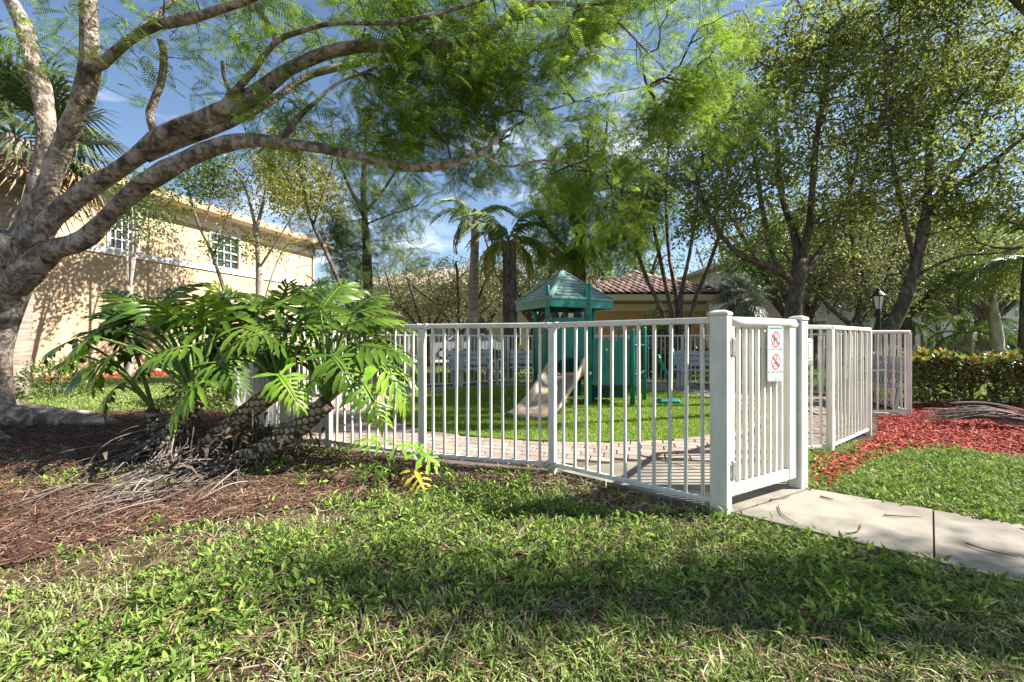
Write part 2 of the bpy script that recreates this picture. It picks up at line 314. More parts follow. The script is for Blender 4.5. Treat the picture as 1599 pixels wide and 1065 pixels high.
def sheet(name, poly, z, mat, wob=.0, sub=.12, seed=1):
    r = np.random.default_rng(seed); pts = []
    for i in range(len(poly)):
        a = np.array(poly[i]); b = np.array(poly[(i + 1) % len(poly)]); k = max(1, int(np.linalg.norm(b - a) / sub))
        for t in range(k):
            p = a + (b - a) * t / k
            if wob: p = p + (r.random(2) - .5) * wob
            pts.append(tuple(p))
    m = MB(); m.V.append(np.array([(x, y, z) for x, y in pts])); m.n = len(pts); m.extra = [list(range(len(pts)))]
    return m
# ground sheet, finer near the camera, gently uneven
def ground():
    xs = np.concatenate([[-900, -300, -120, -60, -30], np.linspace(-16, 16, 129), [30, 60, 120, 300, 900]])
    ys = np.concatenate([[-300, -60, -15], np.linspace(-4, 16, 81), [22, 30, 45, 70, 120, 250, 500, 1200]])
    X, Y = np.meshgrid(xs, ys); Z = np.zeros_like(X)
    near = np.clip(1 - np.maximum(np.abs(X) - 10, 0) / 5, 0, 1) * np.clip(1 - np.maximum(Y - 2.6, 0) / .8, 0, 1)
    Z = -.03 * fbm(X, Y, 1.2) * near - .002
    n, m_ = X.shape; i = np.arange(n - 1)[:, None] * m_; k = np.arange(m_ - 1)[None]
    return MB().add(np.stack([X, Y, Z], -1).reshape(-1, 3), np.stack([i + k, i + k + 1, i + k + 1 + m_, i + k + m_], -1).reshape(-1, 4))
tag(ground().build('ground', 'soil', smooth=True), kind='structure')
def fz(m): return m
tag(sheet('mulch_bed', BROWN_BED, .006, 'mulch_soil', .07, seed=3).build('mulch_bed', 'mulch_soil'), kind='structure')
tag(sheet('red_mulch_bed', RED_BED, .006, 'red_soil', .08, seed=4).build('red_mulch_bed', 'red_soil'), kind='structure')
wall_strip = [tuple(H0 + HD * -8 + HN * .02), tuple(H0 + HD * 10.6 + HN * .02), tuple(H0 + HD * 10.6 + HN * 1.7), tuple(H0 + HD * 3 + HN * 1.9), tuple(H0 + HD * -8 + HN * 2.0)]
tag(sheet('red_bed_by_house', wall_strip, .007, 'red_soil', .2, .3, seed=5).build('house_mulch_bed', 'red_soil'), kind='structure')
# far lawns and drive
tag(sheet('lawn', [(-9.6, 6.6), (-4.4, 6.75), (-3.7, 9.6), (-1.4, 10.75), (-.2, 11.65), (3.1, 11.65), (4.4, 11.1), (6.0, 9.6), (6.4, 8.2), (16, 8.2), (16, 7.6), (300, 7.6), (300, 19.5), (-11.5, 19.5), (-13.5, 11.8)], .003, 'far_grass', .05, 1.0).build('lawn', 'far_grass'), kind='structure')
tag(sheet('far_lawn', [(-300, 28), (300, 28), (300, 400), (-300, 400)], .003, 'far_grass', 0, 50).build('lawn', 'far_grass'), kind='structure')
tag(sheet('drive', [(-9, 19.5), (60, 19.5), (60, 28), (-9, 28)], .004, 'asphalt', 0, 5).build('road', 'asphalt'), kind='structure')
kb = MB(); kb.box((25, 19.45, .06), (68, .16, .13), bev=.015); tag(kb.build('kerb', 'concrete'), kind='structure')
kb = MB(); kb.box((25, 28.05, .06), (68, .16, .13), bev=.015); tag(kb.build('kerb', 'concrete'), kind='structure')
# concrete path in slabs with recessed joints
pa = thing('path', None, None); pa['kind'] = 'structure'
def shrink(poly, d):
    c = np.mean(poly, 0); out = []
    for q in poly: v = np.array(q) - c; out.append(tuple(c + v * (1 - d / np.linalg.norm(v))))
    return out
MB().poly(SLAB_IN, -.02, .024).build('slab', 'concrete', pa)
SLAB1 = [(1.365, 2.695), (2.125, 3.135), (2.62, 2.755), (2.02, 2.12)]
SLAB2 = [(2.027, 2.114), (2.627, 2.749), (3.9, 1.77), (3.1, 1.1)]
SLAB3 = [(3.12, 1.08), (3.92, 1.755), (6.0, .1), (5.0, -.6)]
for k, sp in enumerate((SLAB1, SLAB2, SLAB3)):
    s = MB().poly(sp, -.03, .022 - .004 * (k % 2)); s.build('slab', 'concrete', pa)
sheet('joint', [(1.9, 2.1), (2.1, 2.0), (2.75, 2.7), (2.55, 2.85)], .008, 'sand').build('joint_sand', 'sand', pa)
PATHS = [SLAB_IN, SLAB1, SLAB2, SLAB3, [(1.98, 2.1), (2.1, 2.06), (2.68, 2.72), (2.6, 2.79)]]
def on_path(x, y, grow=0):
    c = np.zeros(np.shape(x), bool)
    for q in PATHS: c |= inpoly(x, y, q)
    return c
# paver patio
pv = thing('paver_patio', None, None); pv['kind'] = 'structure'
inner = [tuple(np.array(q) + (np.array((.9, 7.3)) - q) / np.linalg.norm(np.array((.9, 7.3)) - q) * .02) for q in FRONT]
sheet('base', inner, .004, 'sand', 0, .3).build('bedding', 'sand', pv)
ang = R(-17); ca, sa = math.cos(ang), math.sin(ang); PL, PW = .215, .145
cells = []
for r_ in range(-60, 70):
    for c_ in range(-45, 50):
        u = c_ * PL + (PL / 2 if r_ % 2 else 0); v = r_ * PW
        x, y = .8 + u * ca - v * sa, 6.5 + u * sa + v * ca
        if not (-4.5 < x < 6.5 and 2.5 < y < 11.6): continue
        cx = [x + a * PL / 2 * ca - b * PW / 2 * sa for a in (-1, 1) for b in (-1, 1)]; cy = [y + a * PL / 2 * sa + b * PW / 2 * ca for a in (-1, 1) for b in (-1, 1)]
        if not inpoly(cx, cy, FRONT).all(): continue
        if math.hypot(x - TC[0], y - TC[1]) < TR - .02: continue
        if inpoly(cx, cy, SLAB_IN).any(): continue
        cells.append((y * y + x * x * .2, x, y))
cells.sort()
pm = MB().box((0, 0, 0), (PL - .013, PW - .013, .03), bev=.003).mesh('paver', 'paver')
for k, (_, x, y) in enumerate(cells[:295]):
    o = bpy.data.objects.new('paver', pm); COL.objects.link(o); o.parent = pv
    o.location = (x, y, .008 + rg.random() * .002); o.rotation_euler = (rg.normal() * .006, rg.normal() * .006, ang + rg.normal() * .01)
m = MB()
for (_, x, y) in cells[295:]: m.box((x, y, .008 + rg.random() * .002), (PL - .013, PW - .013, .03), rz=ang + rg.normal() * .01, bev=.003)
m.build('pavers', 'paver_far', pv, stuff=True)
# turf
th = np.linspace(0, 2 * math.pi, 97)[:-1]
ring = [(TC[0] + TR * math.cos(a), TC[1] + TR * math.sin(a)) for a in th]
tf = MB().poly(ring, 0, .032).build('turf', 'turf_base'); tag(tf, kind='structure')
n = 64000; rr = TR * np.sqrt(rg.random(n)); aa = rg.random(n) * 2 * math.pi
def blades(x, y, h, wd, lean, rng, z0=0.0, seg=2, la=None):
    n = len(x); az = rng.random(n) * 2 * math.pi
    if la is None: la = rng.random(n) * 2 * math.pi
    else: az = la + math.pi / 2 + rng.normal(size=n) * .4
    sx, sy = np.cos(az) * wd / 2, np.sin(az) * wd / 2; lx, ly = np.cos(la) * lean * h, np.sin(la) * lean * h
    z0 = np.broadcast_to(z0, (n,)); hz = h * np.sqrt(np.clip(1 - (lean * .7) ** 2, .08, 1))
    if seg == 1:
        V = np.stack([np.stack([x - sx, y - sy, z0], -1), np.stack([x + sx, y + sy, z0], -1), np.stack([x + lx, y + ly, z0 + hz], -1)], 1)
        return V.reshape(-1, 3), np.zeros((0, 4)), np.arange(n * 3).reshape(-1, 3)
    V = np.stack([np.stack([x - sx, y - sy, z0], -1), np.stack([x + sx, y + sy, z0], -1),
                  np.stack([x + sx * .85 + lx * .36, y + sy * .85 + ly * .36, z0 + hz * .62], -1), np.stack([x - sx * .85 + lx * .36, y - sy * .85 + ly * .36, z0 + hz * .62], -1),
                  np.stack([x + lx, y + ly, z0 + hz * (1 - .25 * np.clip(lean, 0, 1))], -1)], 1)
    b = np.arange(n)[:, None] * 5
    return V.reshape(-1, 3), b + np.array([0, 1, 2, 3]), b + np.array([3, 2, 4])
m = MB(); m.add2(*blades(TC[0] + rr * np.cos(aa), TC[1] + rr * np.sin(aa), .02 + rg.random(n) * .018, .009 + rg.random(n) * .004, .2 + rg.random(n) * .6, rg, .03, 1))
tg = m.build('turf_pile', 'turf_green'); tag(tg, 'dense bright green artificial turf pile on the round play area', 'turf', kind='stuff')

# ================================================================== fence
FH = 1.22
fn = thing('picket_fence', 'white metal picket fence enclosing the round turf playground', 'fence', (.33, 3.6, 0))
posts, npk = [], 0
pick_cache = {}
def pick_mesh(w_, h_):
    k = (w_, h_)
    if k not in pick_cache: pick_cache[k] = MB().box((0, 0, h_ / 2), (w_, w_, h_), bev=.0025).mesh('picket', 'white_paint')
    return pick_cache[k]
def child(name, me, parent, loc, rz=0, rot=None):
    o = bpy.data.objects.new(name, me); COL.objects.link(o); o.parent = parent
    p = parent; off = np.zeros(3)
    while p is not None: off = off + np.array(p.location); p = p.parent
    o.location = np.array(loc) - off; o.rotation_euler = rot or (0, 0, rz); return o
def post(x, y, w_, h_, rz, parent, cap=True):
    m = MB().box((0, 0, h_ / 2 - .01), (w_, w_, h_ + .02), bev=.004)
    o = child('post', m.mesh('post', 'white_paint'), parent, (x, y, 0), rz)
    if cap:
        c = MB().box((0, 0, .012), (w_ + .012, w_ + .012, .024), bev=.006); c.add(*pyr(w_ * .5, .024, .036))
        oc = bpy.data.objects.new('cap', c.mesh('cap', 'white_paint')); COL.objects.link(oc); oc.parent = o; oc.location = (0, 0, h_)
    return o
def pyr(h, z0, z1):
    return [(-h, -h, z0), (h, -h, z0), (h, h, z0), (-h, h, z0), (-h * .5, -h * .5, z1), (h * .5, -h * .5, z1), (h * .5, h * .5, z1), (-h * .5, h * .5, z1)], [(0, 1, 5, 4), (1, 2, 6, 5), (2, 3, 7, 6), (3, 0, 4, 7), (4, 5, 6, 7)]
chain = list(FRONT)
pts = []
for i in range(len(chain) - 1):
    a, b = np.array(chain[i]), np.array(chain[i + 1]); L = np.linalg.norm(b - a); k = max(1, int(round(L / 1.35)))
    for j in range(k): pts.append(tuple(a + (b - a) * j / k))
pts.append(chain[-1])
gate_rz = math.atan2(LP[1] - HP[1], LP[0] - HP[0])
for i, q in enumerate(pts):
    a = pts[max(0, i - 1)]; b = pts[min(len(pts) - 1, i + 1)]; rz = math.atan2(b[1] - a[1], b[0] - a[0])
    if i == 0: post(q[0], q[1], .1, 1.225, math.atan2(pts[1][1] - pts[0][1], pts[1][0] - pts[0][0]), fn)
    elif i == len(pts) - 1: post(q[0], q[1], .09, 1.215, gate_rz, fn)
    else: post(q[0], q[1], .055, FH - .042, rz, fn, cap=False)
for i in range(len(pts) - 1):
    a, b = np.array(pts[i]), np.array(pts[i + 1]); d = (b - a); L = np.linalg.norm(d); d /= L; rz = math.atan2(d[1], d[0])
    e0 = .052 if i == 0 else .0; e1 = .052 if i == len(pts) - 2 else .0
    A = a + d * e0; B = b - d * e1
    MB().bar((*A, FH - .02), (*B, FH - .02), .05, .04, bev=.006).build('top_rail', 'white_paint', fn)
    MB().bar((*(a + d * max(e0, .032)), .07), (*(b - d * max(e1, .032)), .07), .028, .032, bev=.004).build('bottom_rail', 'white_paint', fn)
    k = max(1, int(round(L / .104))); 
    for j in range(1, k):
        q = a + d * L * j / k; wob = rg.normal(size=2) * .006
        child('picket', pick_mesh(.02, FH - .1), fn, (q[0], q[1], .06), rot=(wob[0], wob[1], rz)); npk += 1
for i in range(1, 4):
    q = np.array(pts[i])
    for j in (i - 1, i + 1):
        d = np.array(pts[j]) - q; d = d / np.linalg.norm(d); c = q + d * .042
        for z_ in (.07, FH - .022):
            br_ = MB().box((0, 0, 0), (.024, .058 if z_ > 1 else .038, .05), bev=.003); br_.tube([(0, -.031 if z_ > 1 else -.021, 0), (0, -.034 if z_ > 1 else -.024, 0)], .006, 8)
            child('rail_bracket', br_.mesh('rail_bracket', 'white_paint'), fn, (c[0], c[1], z_), math.atan2(d[1], d[0]))
print('pickets', npk, 'pavers', len(cells))
# ------------------------------------------------------------------ gate
ga = thing('gate', 'white picket gate with round top rail closing the concrete path', 'gate', (HP[0], HP[1], 0))
gd = np.array((LP[0] - HP[0], LP[1] - HP[1])); GL = np.linalg.norm(gd); gd /= GL; gn = np.array((gd[1], -gd[0]))
def gp(u, z, o=0.0): q = np.array(HP) + gd * u + gn * o; return np.array((q[0], q[1], z))
u0, u1 = .075, GL - .062
MB().bar(gp(u0, .635), gp(u0, .64), .045, .045).build
def vbar(u, z0, z1, wd, name, parent=ga):
    m = MB().box((0, 0, (z0 + z1) / 2), (wd, .045, z1 - z0), bev=.004); return child(name, m.mesh(name, 'white_paint'), parent, gp(u, 0), gate_rz)
vbar(u0 + .012, .10, 1.165, .045, 'stile'); vbar(u1 - .045, .10, 1.165, .1, 'stile')
tr = MB(); p_ = smooth_path([gp(u0 - .012, 1.19), gp((u0 + u1) / 2, 1.192), gp(u1 + .03, 1.19)]); tr.tube(p_, .034, 14); tr.build('top_rail', 'white_paint', ga, smooth=True)
MB().bar(gp(u0 + .036, .137), gp(u1 - .097, .137), .042, .075, bev=.004).build('bottom_rail', 'white_paint', ga)
k = 9
for j in range(1, k):
    u = u0 + .034 + (u1 - .095 - u0 - .034) * j / k
    child('picket', pick_mesh(.024, .99), ga, gp(u, .175), gate_rz)
for z in (.27, 1.03):
    h = MB().box((0, 0, 0), (.05, .02, .115), bev=.005); h.box((-.03, .0, 0), (.02, .026, .1), bev=.004)
    h.tube([(-.012, -.008, -.06), (-.012, -.008, .06)], .008, 8)
    child('hinge', h.mesh('hinge', 'hinge_metal'), ga, gp(u0 - .012, z, .034), gate_rz)
la = MB(); la.box((0, 0, 0), (.06, .05, .12), bev=.008)
a_ = np.linspace(0, math.pi, 9); la.add2([(.03 * math.cos(t), y, .06 + .03 * math.sin(t)) for y in (-.025, .025) for t in a_], [(i, i + 1, 9 + i + 1, 9 + i) for i in range(8)], [(0, i + 1, i) for i in range(1, 8)] + [(9, 9 + i, 10 + i) for i in range(1, 8)])
lo = child('latch', la.mesh('latch', 'white_paint'), ga, gp(GL + .075, 1.0, .02), gate_rz)
lk = MB().box((0, -.005, -.085), (.07, .04, .05), bev=.006); lk.tube([(-.05, -.012, -.1), (.03, -.012, -.1)], .008, 8)
o = bpy.data.objects.new('latch_catch', lk.mesh('latch_catch', 'hinge_metal')); COL.objects.link(o); o.parent = lo
# ------------------------------------------------------------------ sign on the gate
SG = gp(.54, .985, .034); sg = thing('sign', 'white notice plate with two red prohibition circles fixed to the gate', 'sign', SG, rz=gate_rz)
def rrect(w_, h_, r_, n=6):
    out = []
    for cx, cz, a0 in ((w_ / 2 - r_, -h_ / 2 + r_, -90), (w_ / 2 - r_, h_ / 2 - r_, 0), (-w_ / 2 + r_, h_ / 2 - r_, 90), (-w_ / 2 + r_, -h_ / 2 + r_, 180)):
        for i in range(n + 1): a = R(a0 + 90 * i / n); out.append((cx + r_ * math.cos(a), cz + r_ * math.sin(a)))
    return out
def plate(pts, y0, y1):
    n = len(pts); m = MB(); m.V.append(np.array([(x, y1, z) for x, z in pts] + [(x, y0, z) for x, z in pts])); m.n = 2 * n
    m.Fq.append(np.array([(i, (i + 1) % n, n + (i + 1) % n, n + i) for i in range(n)])); m.extra = [list(range(n, 2 * n)), list(range(n))[::-1]]; return m
def lpart(m, name, mat, parent): return m.build(name, mat, parent, local=True)
SW, SH = .185, .365
lpart(plate(rrect(SW, SH, .016), -.002, .002), 'plate', 'sign_white', sg)
ob, ib = rrect(SW - .008, SH - .008, .013), rrect(SW - .015, SH - .015, .011)
m = MB(); nb = len(ob); m.add([(x, -.0026, z) for x, z in ob] + [(x, -.0026, z) for x, z in ib], [(i, (i + 1) % nb, nb + (i + 1) % nb, nb + i) for i in range(nb)]); lpart(m, 'border', 'sign_green', sg)
m = MB().box((0, -.0024, SH / 2 - .014), (SW - .03, .001, .008)); lpart(m, 'header_bar', 'sign_green', sg)
def ringm(cx, cz, r0, r1, y, n=32):
    a = np.arange(n) * 2 * math.pi / n
    return MB().add([(cx + r0 * math.cos(t), y, cz + r0 * math.sin(t)) for t in a] + [(cx + r1 * math.cos(t), y, cz + r1 * math.sin(t)) for t in a], [(i, (i + 1) % n, n + (i + 1) % n, n + i) for i in range(n)])
def flat(pts, y): m = MB(); m.V.append(np.array([(x, y, z) for x, z in pts])); m.n = len(pts); m.extra = [list(range(len(pts)))]; return m
for kk, cz in enumerate((.095, -.055)):
    r_ = ringm(0, cz, .045, .054, -.0034); d = .0065
    s_ = math.sqrt(.5); r_.add([(-.048 * s_ - d * s_, -.0037, cz + .048 * s_ - d * s_), (-.048 * s_ + d * s_, -.0037, cz + .048 * s_ + d * s_), (.048 * s_ + d * s_, -.0037, cz - .048 * s_ + d * s_), (.048 * s_ - d * s_, -.0037, cz - .048 * s_ - d * s_)], [(0, 1, 2, 3)])
    lpart(r_, 'prohibition_ring', 'sign_red', sg)
    g = MB()
    if kk == 0:      # animal outline with a raised lead
        for q in ([(-.03, -.004), (.016, .002), (.02, .012), (-.028, .01)], [(.012, .002), (.03, .016), (.026, .026), (.01, .012)], [(-.03, .0), (-.022, .0), (-.022, -.03), (-.029, -.03)], [(.008, .0), (.015, .002), (.016, -.03), (.009, -.03)], [(-.03, .006), (-.038, .026), (-.035, .027), (-.026, .01)], [(-.018, .0), (-.012, .0), (-.012, -.026), (-.018, -.026)]):
            g.add([(x, -.003, cz + z) for x, z in q], [(0, 1, 2, 3)])
    else:            # a rider on two wheels
        for wx in (-.021, .021):
            t = ringm(wx, cz - .018, .010, .0145, -.003, 16); g.add(t.V[0], t.Fq[0])
        for a, b in (((-.021, -.018), (-.004, .004)), ((-.004, .004), (.016, .002)), ((.021, -.018), (.014, .008)), ((-.004, .004), (.002, -.016)), ((.002, -.016), (.016, .002)), ((-.006, .006), (.004, .026)), ((.004, .024), (.016, .01))):
            a = np.array(a); b = np.array(b); t = (b - a) / np.linalg.norm(b - a) * .0026; q = np.array((-t[1], t[0]))
            g.add([(a[0] + q[0], -.003, cz + a[1] + q[1]), (a[0] - q[0], -.003, cz + a[1] - q[1]), (b[0] - q[0], -.003, cz + b[1] - q[1]), (b[0] + q[0], -.003, cz + b[1] + q[1])], [(0, 1, 2, 3)])
        t = flat([(.006 + .007 * math.cos(a), cz + .033 + .007 * math.sin(a)) for a in np.arange(10) * .628], -.003); g.V.append(t.V[0]); g.extra = [[g.n + i for i in range(10)]]; g.n += 10
    lpart(g, 'pictogram', 'sign_green', sg)
for txt, cz in (('NO PETS ALLOWED', .022), ('NO BIKES ALLOWED', -.13)):
    fc = bpy.data.curves.new('lettering', 'FONT'); fc.body = txt; fc.size = .0205; fc.align_x = 'CENTER'; fc.offset = .0004; fc.materials.append(M['sign_green'])
    ft = bpy.data.objects.new('font_source', fc); lme = bpy.data.meshes.new_from_object(ft); bpy.data.objects.remove(ft)
    o = bpy.data.objects.new('lettering', lme); COL.objects.link(o); o.parent = sg; o.location = (0, -.003, cz); o.rotation_euler = (R(90), 0, 0); o.scale = (.86, 1.05, 1)
for z in (SH / 2 - .025, -SH / 2 + .012):
    m = MB(); m.lathe([(0, .003), (.004, .003), (.005, 0)], n=10); o = lpart(m, 'screw', 'hinge_metal', sg); o.location = (0, -.002, z); o.rotation_euler = (R(90), 0, 0)

# ================================================================== house on the left
HE = 5.95   # eave height
hs = thing('house', 'cream two storey stucco house with tiled roof and tree shadows on its wall', 'house', (*(H0 + HD * 2), 0))
hrz = math.atan2(HD[1], HD[0])
def hp(t, z, o=0.0): q = H0 + HD * t + HN * o; return (q[0], q[1], z)
def wall_holes(t0, t1, z0, z1, holes, o=0.0, depth=.12):
    ts = sorted({t0, t1, *[h[0] for h in holes], *[h[1] for h in holes]}); zs = sorted({z0, z1, *[h[2] for h in holes], *[h[3] for h in holes]}); m = MB()
    for i in range(len(ts) - 1):
        for j in range(len(zs) - 1):
            tc_, zc = (ts[i] + ts[i + 1]) / 2, (zs[j] + zs[j + 1]) / 2
            if any(h[0] < tc_ < h[1] and h[2] < zc < h[3] for h in holes): continue
            m.add([hp(ts[i], zs[j], o), hp(ts[i + 1], zs[j], o), hp(ts[i + 1], zs[j + 1], o), hp(ts[i], zs[j + 1], o)], [(0, 1, 2, 3)])
    for a, b, c, d in holes:
        for (ta, za), (tb, zb) in (((a, c), (b, c)), ((b, c), (b, d)), ((b, d), (a, d)), ((a, d), (a, c))):
            m.add([hp(ta, za, o), hp(tb, zb, o), hp(tb, zb, o - depth), hp(ta, za, o - depth)], [(0, 1, 2, 3)])
    return m
def tat(px):   # wall parameter seen at picture column px
    k = (px - 799.5) / F; return (k * H0[1] - H0[0]) / (HD[0] - k * HD[1])
def zat(px, py): t = tat(px); Y = H0[1] + HD[1] * t; return CAM + (532.5 - py) / F * Y
T0, T1 = -7.5, tat(490)
wins = []
for pa_, pb_ in ((330, 372), (172, 212), (-28, 22)):
    a, b = tat(pa_), tat(pb_); wins.append((a, b, 4.05, 5.32))
BAND = 3.92
W_ = wall_holes(T0, T1, 0, HE - .02, wins)
e0, e1 = hp(T1, 0), hp(T1, 0, -9.0)
W_.add([hp(T1, 0), hp(T1, 0, -9), hp(T1, HE - .02, -9), hp(T1, HE - .02)], [(0, 1, 2, 3)])
W_.add([hp(T0, 0), hp(T0, 0, -9), hp(T0, HE - .02, -9), hp(T0, HE - .02)], [(3, 2, 1, 0)])
W_.add([hp(T0, 0, -9), hp(T1, 0, -9), hp(T1, HE - .02, -9), hp(T0, HE - .02, -9)], [(3, 2, 1, 0)])
W_.build('wall', 'stucco', hs)
def hbox(t0, t1, z0, z1, o0, o1, name, mat, parent=hs, bev=.01):
    m = MB().box((0, 0, 0), (t1 - t0, o1 - o0, z1 - z0), bev=bev); q = hp((t0 + t1) / 2, (z0 + z1) / 2, (o0 + o1) / 2)
    return child(name, m.mesh(name, mat), parent, q, hrz)
hbox(T0, T1 + .05, BAND - .1, BAND + .1, 0.0, .06, 'band', 'trim_white')
hbox(T0, T1 + .06, HE - .5, HE - .12, .0, .07, 'frieze', 'trim_cream')
hbox(T0, T1 + .1, HE - .12, HE - .02, .0, .16, 'cornice', 'trim_cream')
hbox(T0 - .6, T1 + .6, HE - .03, HE + .03, -9.6, .62, 'soffit', 'trim_cream')
hbox(T0 - .64, T1 + .64, HE - .02, HE + .14, .62, .70, 'gutter', 'gutter')
hbox(T1 - .14, T1 - .05, 0, HE - .05, .02, .1, 'downspout', 'trim_cream', bev=.02)
for (a, b, c, d) in wins:
    wf = thing('window', None, None, np.array(hp((a + b) / 2, c)) - np.array(hs.location)); wf.parent = hs
    def wbox(t0, t1, z0, z1, o0, o1, name, mat, bev=.006):
        m = MB().box((0, 0, 0), (t1 - t0, o1 - o0, z1 - z0), bev=bev); return child(name, m.mesh(name, mat), wf, hp((t0 + t1) / 2, (z0 + z1) / 2, (o0 + o1) / 2), hrz)
    wbox(a - .1, b + .1, d, d + .12, -.002, .05, 'frame', 'trim_white'); wbox(a - .14, b + .14, c - .1, c, -.002, .09, 'sill', 'trim_white')
    wbox(a - .1, a, c, d, -.002, .045, 'frame', 'trim_white'); wbox(b, b + .1, c, d, -.002, .045, 'frame', 'trim_white')
    nx, nz = 4, 4
    for i in range(nx):
        for j in range(nz):
            m = MB().add([hp(a + (b - a) * i / nx, c + (d - c) * j / nz, -.1), hp(a + (b - a) * (i + 1) / nx, c + (d - c) * j / nz, -.1), hp(a + (b - a) * (i + 1) / nx, c + (d - c) * (j + 1) / nz, -.1), hp(a + (b - a) * i / nx, c + (d - c) * (j + 1) / nz, -.1)], [(0, 1, 2, 3)])
            m.build('pane', 'glass', wf)
    for i in range(1, nx): t = a + (b - a) * i / nx; wbox(t - .018, t + .018, c, d, -.09, -.05, 'muntin', 'trim_white')
    for j in range(1, nz): z = c + (d - c) * j / nz; hw = .035 if j == 2 else .018; wbox(a, b, z - hw, z + hw, -.085 if j != 2 else -.08, -.045 if j != 2 else -.03, 'muntin', 'trim_white')
# hip roof with barrel tiles on the slope in view
PIT = math.tan(R(21)); OH = .68
ro = MB(); zt = HE + .06; hw = (9.0 + 2 * OH) / 2
Rp = lambda t, o, z: hp(t, z, o)
c0, c1, c2, c3 = Rp(T0 - OH, OH, zt), Rp(T1 + OH, OH, zt), Rp(T1 + OH, -9 - OH, zt), Rp(T0 - OH, -9 - OH, zt)
r0_, r1_ = Rp(T0 - OH + hw, OH - hw, zt + hw * PIT), Rp(T1 + OH - hw, OH - hw, zt + hw * PIT)
ro.add2([c0, c1, c2, c3, r0_, r1_], [(0, 1, 5, 4), (2, 3, 4, 5)], [(1, 2, 5), (3, 0, 4)])
rof = ro.build('roof', 'roof_under', hs)
def barrel(Lt, wd, n=7, rise=.07):
    a = np.linspace(0, math.pi, n); V = []
    for x in (0, Lt): V += [(x, -wd / 2 * math.cos(t), rise * math.sin(t) + (.02 if x == 0 else 0)) for t in a]
    V += [(0, -wd / 2 * math.cos(t) * .82, (rise * math.sin(t)) * .7 + .01) for t in a]
    Q = [(i, i + 1, n + i + 1, n + i) for i in range(n - 1)] + [(i + 1, i, 2 * n + i, 2 * n + i + 1) for i in range(n - 1)]
    return np.array(V), np.array(Q)
bv, bq = barrel(.42, .25, 6, .075)
ux = np.array((*(-HN), 0)) * math.cos(R(21)) + np.array((0, 0, math.sin(R(21)))); uy = np.array((*HD, 0)); uz = np.cross(ux, uy)
if uz[2] < 0: uz = -uz
m = MB(); Lr = hw / math.cos(R(21))
for i in range(int((T1 - T0 + 2 * OH) / .26)):
    for j in range(int(Lr / .38)):
        t = T0 - OH + .13 + i * .26; s_ = j * .38; o_ = OH - s_ * math.cos(R(21))
        if OH - o_ > min(t - (T0 - OH), T1 + OH - t): continue
        if j > 5: continue
        p0 = np.array(hp(t, zt + s_ * math.sin(R(21)) + .02, o_)); m.add(bv @ np.array([ux, uy, uz]) + p0, bq)
m.build('roof_tiles', 'house_tile', rof, stuff=True)
# shrub and tree positions follow later
# ================================================================== cabana beyond the far fence
cb = thing('cabana', 'low orange stucco cabana with red barrel tile roof behind the playground', 'cabana', (6, 17.6, 0))
CX0, CX1, CY0, CY1, CE = 3.0, 7.75, 17.6, 23.0, 2.62
MB().box(((CX0 + CX1) / 2, (CY0 + CY1) / 2, CE / 2), (CX1 - CX0, CY1 - CY0, CE), bev=.02).build('wall', 'stucco_orange', cb)
MB().box(((CX0 + CX1) / 2, (CY0 + CY1) / 2, CE - .22), (CX1 - CX0 + .16, CY1 - CY0 + .16, .3), bev=.02).build('frieze', 'trim_cream', cb)
MB().box(((CX0 + CX1) / 2, (CY0 + CY1) / 2, CE + .03), (CX1 - CX0 + 1.3, CY1 - CY0 + 1.3, .06), bev=.01).build('soffit', 'trim_cream', cb)
RX0, RX1, RY0, RY1 = CX0 - .68, CX1 + .68, CY0 - .68, CY1 + .68
for (x, y, a, b) in (((RX0 + RX1) / 2, RY0, RX1 - RX0, .06), ((RX0 + RX1) / 2, RY1, RX1 - RX0, .06), (RX0, (RY0 + RY1) / 2, .06, RY1 - RY0 - .07), (RX1, (RY0 + RY1) / 2, .06, RY1 - RY0 - .07)):
    MB().box((x, y, CE + .12), (a, b, .24), bev=.01).build('fascia', 'trim_cream', cb)
cz0 = CE + .24; pit = 23; chw = (RX1 - RX0) / 2; tp = math.tan(R(pit)); 
apx = (RX0 + RX1) / 2
m = MB(); m.add2([(RX0, RY0, cz0), (RX1, RY0, cz0), (RX1, RY1, cz0), (RX0, RY1, cz0), (apx - .3, RY0 + chw * .75, cz0 + chw * tp * .75), (apx + .3, RY0 + chw * .75, cz0 + chw * tp * .75), (apx + .3, RY1 - chw * .75, cz0 + chw * tp * .75), (apx - .3, RY1 - chw * .75, cz0 + chw * tp * .75)], [(0, 1, 5, 4), (1, 2, 6, 5), (2, 3, 7, 6), (3, 0, 4, 7), (4, 5, 6, 7)], [])
crf = m.build('roof', 'roof_under', cb)
tv, tq = barrel(.45, .26, 8, .08); tmesh = MB().add(tv, tq).mesh('tile', 'red_tile', smooth=True)
rowh = .36; NT = 0
for j in range(9):
    s_ = j * rowh; inset = s_ * math.cos(R(pit)); half = chw - inset * (chw - .3) / (chw * .75)
    if half < .1: break
    k = int(2 * half / .27)
    for i in range(k):
        x = apx + (i - (k - 1) / 2) * .27
        o = child('tile', tmesh, crf, (x + rg.normal() * .008, RY0 + inset - .04, cz0 + s_ * math.sin(R(pit)) + .015), rot=(0, R(-pit) - .02, R(90))); NT += 1
